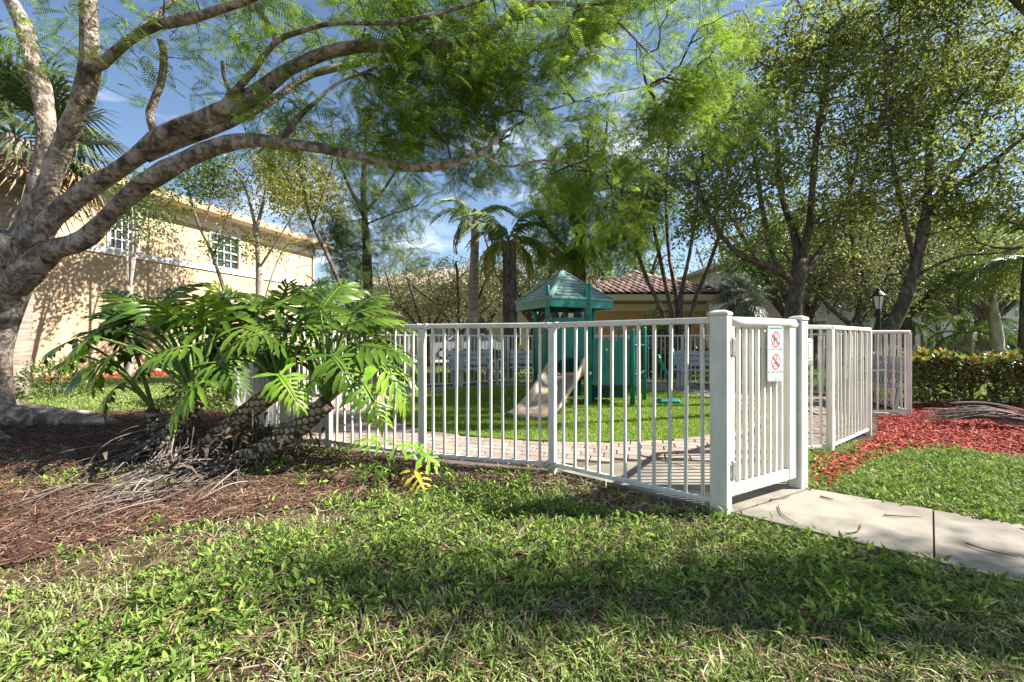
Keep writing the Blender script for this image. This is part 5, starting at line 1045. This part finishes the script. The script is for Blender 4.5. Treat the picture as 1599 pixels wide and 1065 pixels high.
# crown, attach px, py, dY, tip dx, dy, dz(depth), length, material
LV = [('A', 205, 528, -.1, -150, 75, -.25, .68, 0), ('A', 318, 585, -.55, -85, 62, -.35, .52, 1), ('A', 225, 480, .15, -60, -18, .2, .55, 0), ('A', 175, 500, .1, -95, 20, .1, .55, 0), ('A', 282, 490, .1, -45, -30, .2, .55, 0),
      ('A', 320, 500, -.1, 10, -50, -.3, .5, 0), ('A', 352, 480, .1, 35, -30, .3, .6, 0), ('A', 300, 530, -.25, -70, 10, -.4, .5, 0), ('A', 250, 560, .3, -90, 10, .3, .5, 0), ('A', 380, 500, .0, 60, 10, -.2, .6, 0),
      ('B', 395, 470, .2, -10, -35, .5, .55, 0), ('B', 430, 470, .1, 25, -35, .3, .6, 0), ('B', 470, 490, .1, 60, -25, .2, .6, 0), ('B', 410, 510, -.2, -70, 20, -.3, .55, 0), ('B', 437, 575, -.45, 50, 38, -.3, .44, 1), ('B', 375, 545, -.15, -40, 50, -.25, .42, 0),
      ('B', 350, 455, .35, -50, -20, .3, .55, 0), ('C', 500, 475, .0, 20, -45, .2, .55, 0), ('C', 540, 500, .0, 55, -35, .1, .6, 0), ('C', 560, 530, -.1, 75, -5, -.1, .58, 0), ('C', 585, 550, -.2, 60, 35, -.2, .58, 2), ('C', 568, 590, -.35, 42, 50, -.2, .46, 1),
      ('C', 520, 545, -.3, 60, 40, -.4, .5, 0), ('C', 480, 530, .1, -40, 10, -.2, .5, 0), ('C', 600, 520, .2, 60, 20, .3, .5, 0), ('C', 555, 480, .3, 50, -35, .4, .5, 0), ('C', 490, 580, -.35, -30, 45, -.3, .36, 2), ('A', 340, 555, -.3, 70, 25, -.4, .45, 0),
      ('D', 130, 545, .35, -80, 15, .1, .5, 0), ('D', 120, 520, .2, -90, 25, -.1, .5, 0), ('D', 160, 555, -.2, -90, 40, -.2, .5, 0), ('D', 180, 485, .3, -70, -25, .2, .5, 0), ('A', 150, 515, -.2, -90, 45, -.2, .5, 1), ('D', 190, 590, .1, -60, 40, -.1, .45, 0), ('A', 260, 455, .5, 20, -40, .3, .5, 0), ('A', 310, 462, .5, 30, -35, .3, .5, 0), ('C', 470, 455, .5, 10, -40, .3, .5, 0), ('C', 520, 455, .6, 40, -35, .3, .5, 0), ('B', 390, 540, .5, -30, -10, .4, .5, 0), ('C', 610, 560, .1, 45, 20, .1, .45, 0)]
for i in range(58):
    cr_ = 'AABBCC'[i % 6]; c_px = {'A': 285, 'B': 420, 'C': 530}[cr_]; q = rng.random(2) * 2 - 1
    c_px -= 15; LV.append((cr_, c_px + q[0] * 85, 515 + q[1] * 40, .15 + rng.random() * .55, q[0] * 70 + rng.normal() * 25, -20 + q[1] * 25 + rng.normal() * 12, rng.normal() * .4, .42 + .18 * rng.random(), 0))
for (cr_, ax, ay, dY, tx, ty, tz, Ll, mt) in LV:
    Ll = Ll * .74; Y = 3.88 + dY; a = P(ax, ay + 10, Y); s_ = Y / F; d = nrm(np.array((tx * s_, tz * .5 + .0, -ty * s_))); 
    up_ = nrm(np.array((rng.normal() * .2, -.38 + rng.normal() * .18, 1.0))); V, Q = philo_leaf(Ll, rng, 9, .3 + .25 * rng.random(), .95 + .2 * rng.random())
    Fm = frames(d[None], up_[None])[0]; m = MB(); m.add(V @ Fm + a, Q); lo_ = m.build('leaf', ('philo_leaf', 'philo_bright', 'philo_bright')[mt], PH, smooth=True)
    c0 = crowns[cr_]; pp = smooth_path([c0, (c0 + a) / 2 + np.array((0, 0, .12 * np.linalg.norm(a - c0))), a], None, .06); m = MB(); m.tube(pp, np.linspace(.019, .009, len(pp)), 8); m.tube(a + np.outer(np.linspace(0, 1, 8), d) * Ll * .8 + np.outer(-.0 - (.3 * np.linspace(0, 1, 8) ** 2) * Ll * .64, Fm[2]), np.linspace(.008, .002, 8), 5); m.build('petiole', 'petiole', lo_, smooth=True)
# hanging roots, dead petioles and thatch
m = MB()
for i in range(240):
    k = ('A', 'B', 'C', 'A', 'D')[i % 5]; pth = np.array(stems[k]); f = rng.random() * (.75 if k in 'AD' else .4); q = np.array([np.interp(f * (len(pth) - 1), range(len(pth)), pth[:, c]) for c in range(3)])
    if rng.random() < .6: e = np.array((q[0] - .05 + rng.normal() * .22 - .25 * rng.random(), q[1] - .1 - rng.random() * .45, .012 + rng.random() * .03))
    else: e = np.array((q[0] + rng.normal() * .25, q[1] - rng.random() * .3 + .1, .01 + rng.random() * .03))
    mid = (q + e) / 2 + np.array((rng.normal() * .08, rng.normal() * .08, -.05 + rng.random() * .12)); pp = smooth_path([q, mid, e], None, .07); m.tube(pp, np.linspace(.004 + rng.random() * .006, .002, len(pp)), 4, cap=False)
for i in range(190):
    f = rng.random() ** 1.2; x = gb[0] + .35 - f * .35 + rng.normal() * (.22 + .1 * f); y = gb[1] + .05 - f * .68 + rng.normal() * .1; a = R(248) + rng.normal() * .4; l = .12 + rng.random() * .3; z = .02 + rng.random() * .1 * (1 - f * .7)
    p0 = np.array((x, y, z)); p1 = p0 + np.array((math.cos(a) * l, math.sin(a) * l, -z + .015)); m.tube(smooth_path([p0, (p0 + p1) / 2 + rng.normal(size=3) * .03 + (0, 0, .02), p1], None, .1), .002 + rng.random() * .005, 3, cap=False)
m.build('dead_roots', 'dead_root', PH, smooth=True, stuff=True)
m = MB()
for i in range(300):
    k = 'AABCD'[i % 5]; pth = np.array(stems[k]); f = rng.random() ** 1.3 * (.95 if k in 'AD' else .8); q = np.array([np.interp(f * (len(pth) - 1), range(len(pth)), pth[:, c]) for c in range(3)]) + rng.normal(size=3) * np.array((.05, .06, .03))
    e = np.array((q[0] - .12 * rng.random() + rng.normal() * .13, q[1] + rng.normal() * .16, max(.01, q[2] - .12 - .35 * rng.random()))); mid = (q + e) / 2 + rng.normal(size=3) * .07
    pp = smooth_path([q, mid, e], None, .07); m.tube(pp, np.linspace(.003 + rng.random() * .007, .002, len(pp)), 4, cap=False)
for i in range(150):
    x = gb[0] + .3 + rng.normal() * .4; y = gb[1] + .25 + rng.normal() * .3; z = .05 + rng.random() * .28; a = rng.random() * 6.283; l = .1 + rng.random() * .2; wv = np.array((-math.sin(a), math.cos(a), .3)) * (.006 + .014 * rng.random()); p0 = np.array((x, y, z)); p1 = p0 + np.array((math.cos(a) * l * .5, math.sin(a) * l * .5, -l * .7 * rng.random())); pm_ = (p0 + p1) / 2 + (0, 0, .04)
    m.add([p0 - wv * .4, p0 + wv * .4, pm_ + wv, pm_ - wv, p1 + wv * .3, p1 - wv * .3], [(0, 1, 2, 3), (3, 2, 4, 5)])
m.build('withered_petioles', 'dead_tangle', PH, smooth=True, stuff=True)
# sprout in front of the fence
SP = thing('philodendron_sprout', 'small philodendron sprout with yellowing leaf at the foot of the fence', 'plant', (*G(612, 752), 0)); c0 = P(612, 740, 3.35)
m = MB(); m.tube([np.array((*G(612, 752), 0)), c0], [.03, .02], 8); m.build('stem', 'philo_stem', SP, smooth=True)
for (ax, ay, Y, tx, ty, tz, Ll, mt) in ((592, 692, 3.3, -30, -8, .1, .24, 'philo_bright'), (620, 697, 3.35, 30, -2, .1, .24, 'philo_bright'), (655, 706, 3.25, 35, 14, -.1, .26, 'philo_bright'), (648, 735, 3.15, 18, 18, -.2, .2, 'philo_yellow'), (580, 730, 3.3, -30, 10, -.1, .2, 'philo_leaf'), (600, 738, 3.2, -20, 16, -.2, .16, 'philo_leaf')):
    a = P(ax, ay, Y); s_ = Y / F; d = nrm(np.array((tx * s_, tz * .4, -ty * s_))); V, Q = philo_leaf(Ll, rng, 6, .3, 1); Fm = frames(d[None], nrm(np.array((0, -.4, 1)))[None])[0]; m = MB(); m.add(V @ Fm + a, Q); lo_ = m.build('leaf', mt, SP, smooth=True)
    m = MB(); m.tube(smooth_path([c0, (c0 + a) / 2 + np.array((0, 0, .03)), a], None, .04), .006, 6); m.build('petiole', 'petiole', lo_, smooth=True)

# ================================================================== hedges and shrubs
def hedge(name, label, x0, x1, y0, y1, h, n, size, mat, seed, topmat=None, ntop=0, cat='hedge', wav=.1, curve=None):
    rng = np.random.default_rng(seed); t = thing(name, label, cat, ((x0 + x1) / 2, y0, 0)); st = MB()
    for i in range(int((x1 - x0) * 7)):
        x = x0 + (x1 - x0) * rng.random(); y = y0 + (y1 - y0) * (.25 + .5 * rng.random()); p = [(x, y, 0), (x + rng.normal() * .08, y + rng.normal() * .08, h * .45), (x + rng.normal() * .2, y + rng.normal() * .2, h * .9)]; st.tube(smooth_path(p, None, .2), .012, 5, cap=False)
    st.build('stems', 'bark_dark', t, stuff=True)
    u = rng.random(n); side = rng.random(n); x = x0 + (x1 - x0) * rng.random(n); hh = h * (1 + wav * (fbm(x, x * 0 + seed, 2.2) - .5) * 2)
    y = np.where(side < .55, y0 + np.abs(rng.normal(size=n)) * .12 + .12 * (fbm(x, u * 2, 2.5) - .5), y0 + (y1 - y0) * rng.random(n)); z = np.where(side < .55, hh * (.12 + .88 * u ** .8), hh * (1 - np.abs(rng.normal(size=n)) * .09))
    keep = fbm(x * 1.3, z * 1.7 + y, 2.8) > .3; pos = np.stack([x, y, z], -1)[keep]; k = len(pos)
    d = nrm(rng.normal(size=(k, 3)) * .8 + np.array((0, -.35, .35))); nn = nrm(rng.normal(size=(k, 3)) + np.array((0, -.3, .9))); m = MB(); scatter(m, LEAF_V, LEAF_Q, pos, d, nn, size * (.7 + .6 * rng.random(k))); m.build('foliage', mat, t)
    if topmat:
        k = ntop; c = rng.random(k // 7 + 1); xs = x0 + (x1 - x0) * np.repeat(c, 7)[:k]; ys = y0 + (y1 - y0) * np.repeat(rng.random(k // 7 + 1) ** 1.4, 7)[:k]; hz = h * (1 + wav * (fbm(xs, xs * 0 + seed, 2.2) - .5) * 2) + np.repeat(rng.normal(size=k // 7 + 1) * .04, 7)[:k]
        a = rng.random(k) * 2 * math.pi; el = .35 + rng.random(k) * .9; d = np.stack([np.cos(a) * np.cos(el), np.sin(a) * np.cos(el), np.sin(el)], -1); m = MB(); scatter(m, LEAF_V, LEAF_Q, np.stack([xs, ys, hz - .05], -1), d, nrm(rng.normal(size=(k, 3)) * .4 + np.array((0, 0, 1))), size * 1.5 * (.7 + .6 * rng.random(k))); m.build('new_growth', topmat, t)
    return t
hedge('hedge', 'clipped hedge with orange and red new leaves beside the fence corner', 6.05, 13.5, 6.75, 8.0, .80, 19000, .085, 'hedge_leaf', 81, 'croton_top', 3300)
hedge('hedge', 'low pale green clipped hedge behind the orange topped one', 9.0, 22, 11.0, 12.4, .72, 16000, .1, 'hedge_light', 82)
hedge('hedge', 'distant dark green hedge across the far lawn', 27, 50, 40, 42, 1.2, 5000, .3, 'hedge_light', 83)
hedge('hedge', 'low green hedge outside the far fence behind the slide', -1.8, 3.3, 12.5, 13.5, .78, 8000, .09, 'hedge_light', 84)
hedge('hedge', 'low green hedge outside the fence before the cabana', 3.6, 8.4, 14.2, 15.2, .8, 7000, .1, 'hedge_leaf', 85)
def shrub(label, x, y, r, h, n, size, mat, seed, name='shrub'):
    rng = np.random.default_rng(seed); t = thing(name, label, 'shrub', (x, y, 0)); st = MB()
    for i in range(9): a = rng.random() * 6.28; st.tube(smooth_path([(x, y, 0), (x + math.cos(a) * r * .3, y + math.sin(a) * r * .3, h * .4), (x + math.cos(a) * r * .7, y + math.sin(a) * r * .7, h * .85)], None, .12), .012, 5, cap=False)
    st.build('stems', 'bark_dark', t, stuff=True); u = rdir(rng, n); u[:, 2] = np.abs(u[:, 2]); q = (.72 + .36 * rng.random((n, 1))) * (.8 + .5 * fbm(u[:, 0] * 2 + seed, u[:, 1] * 2 + u[:, 2], 1.5)[:, None]); pos = np.array((x, y, .05)) + u * q * np.array((r, r, h)); m = MB()
    scatter(m, LEAF_V, LEAF_Q, pos, nrm(u + rng.normal(size=(n, 3)) * .6), nrm(rng.normal(size=(n, 3)) * .6 + u + (0, 0, .5)), size * (.7 + .6 * rng.random(n))); m.build('foliage', mat, t); return t
shrub('dark shrub behind the philodendron at the left fence end', -4.9, 7.6, .75, .95, 3600, .07, 'hedge_leaf', 91)
shrub('small grey green shrub behind the big trunk by the house lawn', -8.6, 8.3, .6, .6, 2200, .06, 'hedge_light', 92)
shrub('round dark shrub in the red mulch along the house wall', -10.3, 15.4, .8, .9, 2200, .08, 'hedge_leaf', 93)
shrub('bushy dark leaved shrub before the cabana wall', 4.6, 13.4, .8, 1.7, 4200, .1, 'hedge_leaf', 94)
shrub('low bushy shrub at the foot of the near left fence', -2.25, 4.25, .22, .2, 900, .035, 'hedge_leaf', 95)
shrub('bushy shrub behind the far fence left of the grey palm', -4.2, 13.2, 1.0, 1.2, 3600, .09, 'hedge_light', 96)
# dead palm frond on the red mulch
DF = thing('dead_palm_frond', 'dried grey palm frond lying on the red mulch by the hedge', 'palm frond', (5.9, 5.35, 0))
rng = np.random.default_rng(7); m = MB(); b = np.array((6.45, 5.2, .05)); 
for i in range(85):
    f = rng.random(); e = np.array((5.15 + .25 * rng.random() + f * .5, 5.62 + rng.normal() * .09 + f * .05, .05 + rng.random() * .16)); s0 = b + np.array((-f * .55, f * .16, .02)); mid = (s0 + e) / 2 + np.array((0, rng.normal() * .05, .04 + .1 * rng.random())); m.tube(smooth_path([s0, mid, e], None, .12), np.linspace(.009, .003, len(smooth_path([s0, mid, e], None, .12))), 4, cap=False)
m.build('leaflets', 'dead_frond', DF, smooth=True, stuff=True)
m = MB(); m.tube(smooth_path([(6.85, 5.12, .04), (6.45, 5.2, .06), (5.9, 5.38, .09)], None, .08), .022, 8); m.tube(smooth_path([(6.4, 5.12, .05), (6.2, 5.3, .22), (5.9, 5.5, .3), (5.6, 5.65, .28)], None, .08), .011, 6); m.tube(smooth_path([(6.4, 5.1, .04), (6.3, 5.3, .18), (6.05, 5.5, .26)], None, .08), .01, 6); m.build('stalk', 'dead_frond', DF, smooth=True)

# ================================================================== grass, weeds, mulch
rng = np.random.default_rng(200)
def lawn_pts(n, x0, x1, y0, y1, power=1.0):
    return x0 + (x1 - x0) * rng.random(n), y0 + (y1 - y0) * rng.random(n) ** power
def zones(x, y):
    wob = .12 * (fbm(x, y, 3.0) - .5)
    brown = inpoly(x + wob, y + wob * 1.6, BROWN_BED); red = inpoly(x + wob, y + wob, RED_BED); fen = inpoly(x, y, FRONT); pth = on_path(x + wob * .5, y + wob * .5)
    return brown, red, fen, pth
def gz(x, y):
    near = np.clip(1 - np.maximum(np.abs(x) - 10, 0) / 5, 0, 1) * np.clip(1 - np.maximum(y - 2.6, 0) / .8, 0, 1); return -.03 * fbm(x, y, 1.2) * near - .004
def inview(x, y, pad=2.2): return np.abs(x) < (y * 1.17 + pad)
def thin(x, y): return np.where((np.abs(x) < y * 1.17 + .3) & (y > 1.15), 1.0, .4)
g_ = MB(); s_g = MB(); w_g = MB()
x, y = lawn_pts(690000, -7.4, 8.0, -.1, 4.4, 1.0); br, rd, fe, pt_ = zones(x, y); dens = fbm(x, y, 1.1); patch = fbm(x + 5, y + 3, 2.6)
def bare(x, y): return np.clip((fbm(x + 41, y + 23, .95) - .47 + .1 * np.clip((y - 1.9) / 1.2, -.5, 1)) * 7, 0, 1) * np.where(x > 2.2, 0, 1)
prob = thin(x, y) * (1 - .8 * bare(x, y)) * np.clip((patch - .22) * 2.2, .12, 1) * np.where(br, .1 + .5 * (fbm(x + 9, y + 4, 1.4) > .6), 1) * np.where(rd, .02, 1) * np.clip(1.9 / y, .3, 1)
k = inview(x, y) & ~fe & ~pt_ & (rng.random(len(x)) < prob * .8); x, y, patch = x[k], y[k], patch[k]; n = len(x)
g_.add2(*blades(x, y, .02 + .04 * rng.random(n) * (.5 + patch), .0045 + .0035 * rng.random(n) + .0012 * (y - 1.4), .25 + .75 * rng.random(n), rng, gz(x, y)))
print('near blades', n)
nt_ = 23000; cx, cy = lawn_pts(nt_, -7.4, 8.0, -.1, 4.4); br, rd, fe, pt_ = zones(cx, cy); q = fbm(cx + 12, cy + 8, 1.7); k = inview(cx, cy) & ~fe & ~pt_ & ~rd & (rng.random(nt_) < thin(cx, cy) * (1 - .9 * bare(cx, cy)) * np.clip((q - .36) * 4, .06, 1) * np.where(br, .07, 1)); cx, cy = cx[k], cy[k]
per = 10; la = rng.random(len(cx) * per) * 6.283; x = np.repeat(cx, per) + np.cos(la) * .012; y = np.repeat(cy, per) + np.sin(la) * .012; n = len(x)
g_.add2(*blades(x, y, (.035 + .045 * rng.random(n)) * np.repeat(.7 + .5 * rng.random(len(cx)), per), .005 + .005 * rng.random(n), .45 + .65 * rng.random(n), rng, gz(x, y), 2, la))
x, y = lawn_pts(60000, 2.2, 9, 3.0, 4.6); br, rd, fe, pt_ = zones(x, y); k = inview(x, y) & ~fe & ~pt_ & (~rd | (rng.random(len(x)) < .025)) & (x > 2.3); x, y = x[k], y[k]; n = len(x)
g_.add2(*blades(x, y, .03 + .045 * rng.random(n), .008 + .004 * rng.random(n), .3 + .6 * rng.random(n), rng, gz(x, y)))
x, y = lawn_pts(90000, -12, -3.4, 6.5, 13); br, rd, fe, pt_ = zones(x, y); dw = (np.stack([x, y], -1) - H0) @ HN; k = ~fe & ~br & (dw > 1.75); x, y = x[k], y[k]; n = len(x)
g_.add2(*blades(x, y, .04 + .05 * rng.random(n), .013 + .006 * rng.random(n), .3 + .6 * rng.random(n), rng, 0))
x, y = lawn_pts(60000, 6.2, 24, 8.1, 19.3); k = inview(x, y); x, y = x[k], y[k]; n = len(x); g_.add2(*blades(x, y, .05 + .05 * rng.random(n), .02 + .01 * rng.random(n), .3 + .6 * rng.random(n), rng, 0))
x, y = lawn_pts(12000, -9, 9, 11.7, 19); k = ~inpoly(x, y, FRONT); x, y = x[k], y[k]; n = len(x); g_.add2(*blades(x, y, .05 + .05 * rng.random(n), .02 + .01 * rng.random(n), .3 + .6 * rng.random(n), rng, 0))
tag(g_.build('grass', 'blade'), 'patchy mixed green and straw coloured lawn grass', 'grass', kind='stuff')
# dry thatch lying flat
x, y = lawn_pts(115000, -7, 8, -.1, 4.4); br, rd, fe, pt_ = zones(x, y); k = inview(x, y) & ~fe & ~pt_ & ~rd & (rng.random(len(x)) < np.where(br, .2, .35)); x, y = x[k], y[k]; n = len(x)
s_g.add2(*blades(x, y, .05 + .08 * rng.random(n), .003 + .003 * rng.random(n), 1.25 + .15 * rng.random(n), rng, gz(x, y) + .006))
tag(s_g.build('thatch', 'straw'), 'dry straw thatch lying between the grass blades', 'grass', kind='stuff')
# broad leaved weeds in patches
nc = 15000; cx, cy = lawn_pts(nc, -7.2, 7.8, -.1, 4.4); br, rd, fe, pt_ = zones(cx, cy); q = fbm(cx + 31, cy + 17, 1.0); k = inview(cx, cy) & ~fe & ~pt_ & (rng.random(nc) < thin(cx, cy) * np.clip((q - .45) * 8, .03, 1) * np.where(br, .2, 1) * np.where(rd, .12, 1)); cx, cy = cx[k], cy[k]
hs_w = .02 + .05 * rng.random(len(cx)); per = 18; n = len(cx) * per; f = rng.random(n); x = np.repeat(cx, per) + rng.normal(size=n) * .03; y = np.repeat(cy, per) + rng.normal(size=n) * .03; hz_ = np.repeat(hs_w, per) * (.2 + .8 * f)
k = ~on_path(x, y) & ~inpoly(x, y, FRONT); x, y, f, hz_ = x[k], y[k], f[k], hz_[k]; n = len(x); a = rng.random(n) * 6.283; el = .15 + f * .7 + rng.normal(size=n) * .25
WV = np.array([(0, 0, 0), (.45, .19, .05), (1, 0, -.12), (.45, -.19, .05)])
scatter(w_g, WV, LEAF_Q, np.stack([x, y, gz(x, y) + .008 + hz_], -1), np.stack([np.cos(a) * np.cos(el), np.sin(a) * np.cos(el), np.sin(el)], -1), nrm(rng.normal(size=(n, 3)) * .35 + (0, 0, 1)), (.014 + .045 * rng.random(n) ** 1.6))
tag(w_g.build('weeds', 'weed'), 'bright green broad leaved weeds spread through the lawn', 'weeds', kind='stuff')
def chips(name, poly, n, L0, L1, w_, mat, label, cat, x0, x1, y0, y1, zmax=.03, box=True):
    x, y = lawn_pts(n, x0, x1, y0, y1); k = inpoly(x, y, poly) & inview(x, y, 3.0) & ~on_path(x, y) & ~inpoly(x, y, FRONT); x, y = x[k], y[k]; n = len(x); a = rng.random(n) * 6.283; el = rng.normal(size=n) * .28
    V = np.array([(-.5, -.5, 0), (.5, -.35, 0), (.5, .35, 0), (-.5, .5, 0), (-.42, -.3, .35), (.45, -.25, .3), (.45, .25, .3), (-.42, .3, .35)]); V = V * np.array((1, w_, w_ * 1.2)); Q = np.array([(4, 5, 6, 7), (0, 1, 5, 4), (1, 2, 6, 5), (2, 3, 7, 6), (3, 0, 4, 7)])
    m = MB(); scatter(m, V, Q, np.stack([x, y, .004 + zmax * rng.random(n)], -1), np.stack([np.cos(a) * np.cos(el), np.sin(a) * np.cos(el), np.sin(el)], -1), nrm(rng.normal(size=(n, 3)) * .3 + (0, 0, 1)), L0 + (L1 - L0) * rng.random(n)); return tag(m.build(name, mat), label, cat, kind='stuff')
chips('red_mulch', RED_BED, 34000, .03, .085, .26, 'red_mulch', 'bright red wood chip mulch outside the right fence', 'mulch', 2, 14, 3.2, 7.6)
chips('straw_mulch', BROWN_BED, 82000, .03, .1, .075, 'straw_mulch', 'reddish brown bark and needle mulch under the big tree', 'mulch', -9.5, .4, 1.7, 6.7)
def bare_poly(): return [(-4.6, 1.2), (4.6, 1.2), (2.0, 2.05), (1.25, 2.65), (.3, 3.5), (-1.4, 2.85), (-2.4, 2.1)]
chips('mulch_scatter', bare_poly(), 9000, .03, .1, .07, 'straw_mulch', 'loose brown mulch needles strewn over the bare lawn patches', 'mulch', -4.6, 4.6, 1.2, 3.5)
chips('house_mulch', wall_strip, 16000, .06, .14, .3, 'red_mulch', 'red mulch strip along the foot of the house wall', 'mulch', -16, -7, 6, 24)
# leaf litter
n = 900; x, y = lawn_pts(n, -6.5, 4.5, 1.3, 6.3); k = ~inpoly(x, y, FRONT) & inview(x, y) & (rng.random(n) < np.where(inpoly(x, y, BROWN_BED), .9, .22)); x, y = x[k], y[k]; n = len(x); a = rng.random(n) * 6.283; m = MB()
scatter(m, LEAF_V, LEAF_Q, np.stack([x, y, np.full(n, .03) + .02 * rng.random(n)], -1), np.stack([np.cos(a), np.sin(a), rng.normal(size=n) * .25], -1), nrm(rng.normal(size=(n, 3)) * .4 + (0, 0, 1)), .02 + .032 * rng.random(n)); tag(m.build('leaf_litter', 'dry_leaf'), 'brown fallen leaves scattered over mulch and lawn', 'leaf litter', kind='stuff')
# twigs on the path and the patio
TWL = [('small curved twig on the path nearest the gate foot', [(1215, 797), (1222, 812), (1245, 826)]), ('short straight twig near the gate on the path', [(1203, 787), (1222, 785), (1232, 782)]), ('thin bent twig at the path middle', [(1320, 842), (1340, 838), (1345, 826)]), ('dark twig near the far edge of the path', [(1281, 782), (1296, 786), (1302, 787)]), ('long thin twig beyond the joint of the path', [(1508, 857), (1540, 868), (1590, 880)]), ('pale twig across the path near the lawn edge', [(1380, 812), (1410, 814), (1440, 815)]), ('long dark twig lying on the pavers inside the fence', [(1000, 716), (1040, 726), (1085, 738)])]
for lab, q in TWL:
    pts_ = [np.array((*G(*c), .031)) for c in q]; m = MB(); pp = smooth_path(pts_, None, .03); m.tube(pp, np.linspace(.006 if 'dark' in lab else .004, .002, len(pp)), 5); tag(m.build('fallen_twig', 'twig', smooth=True), lab, 'twig', 'twigs on the paving')
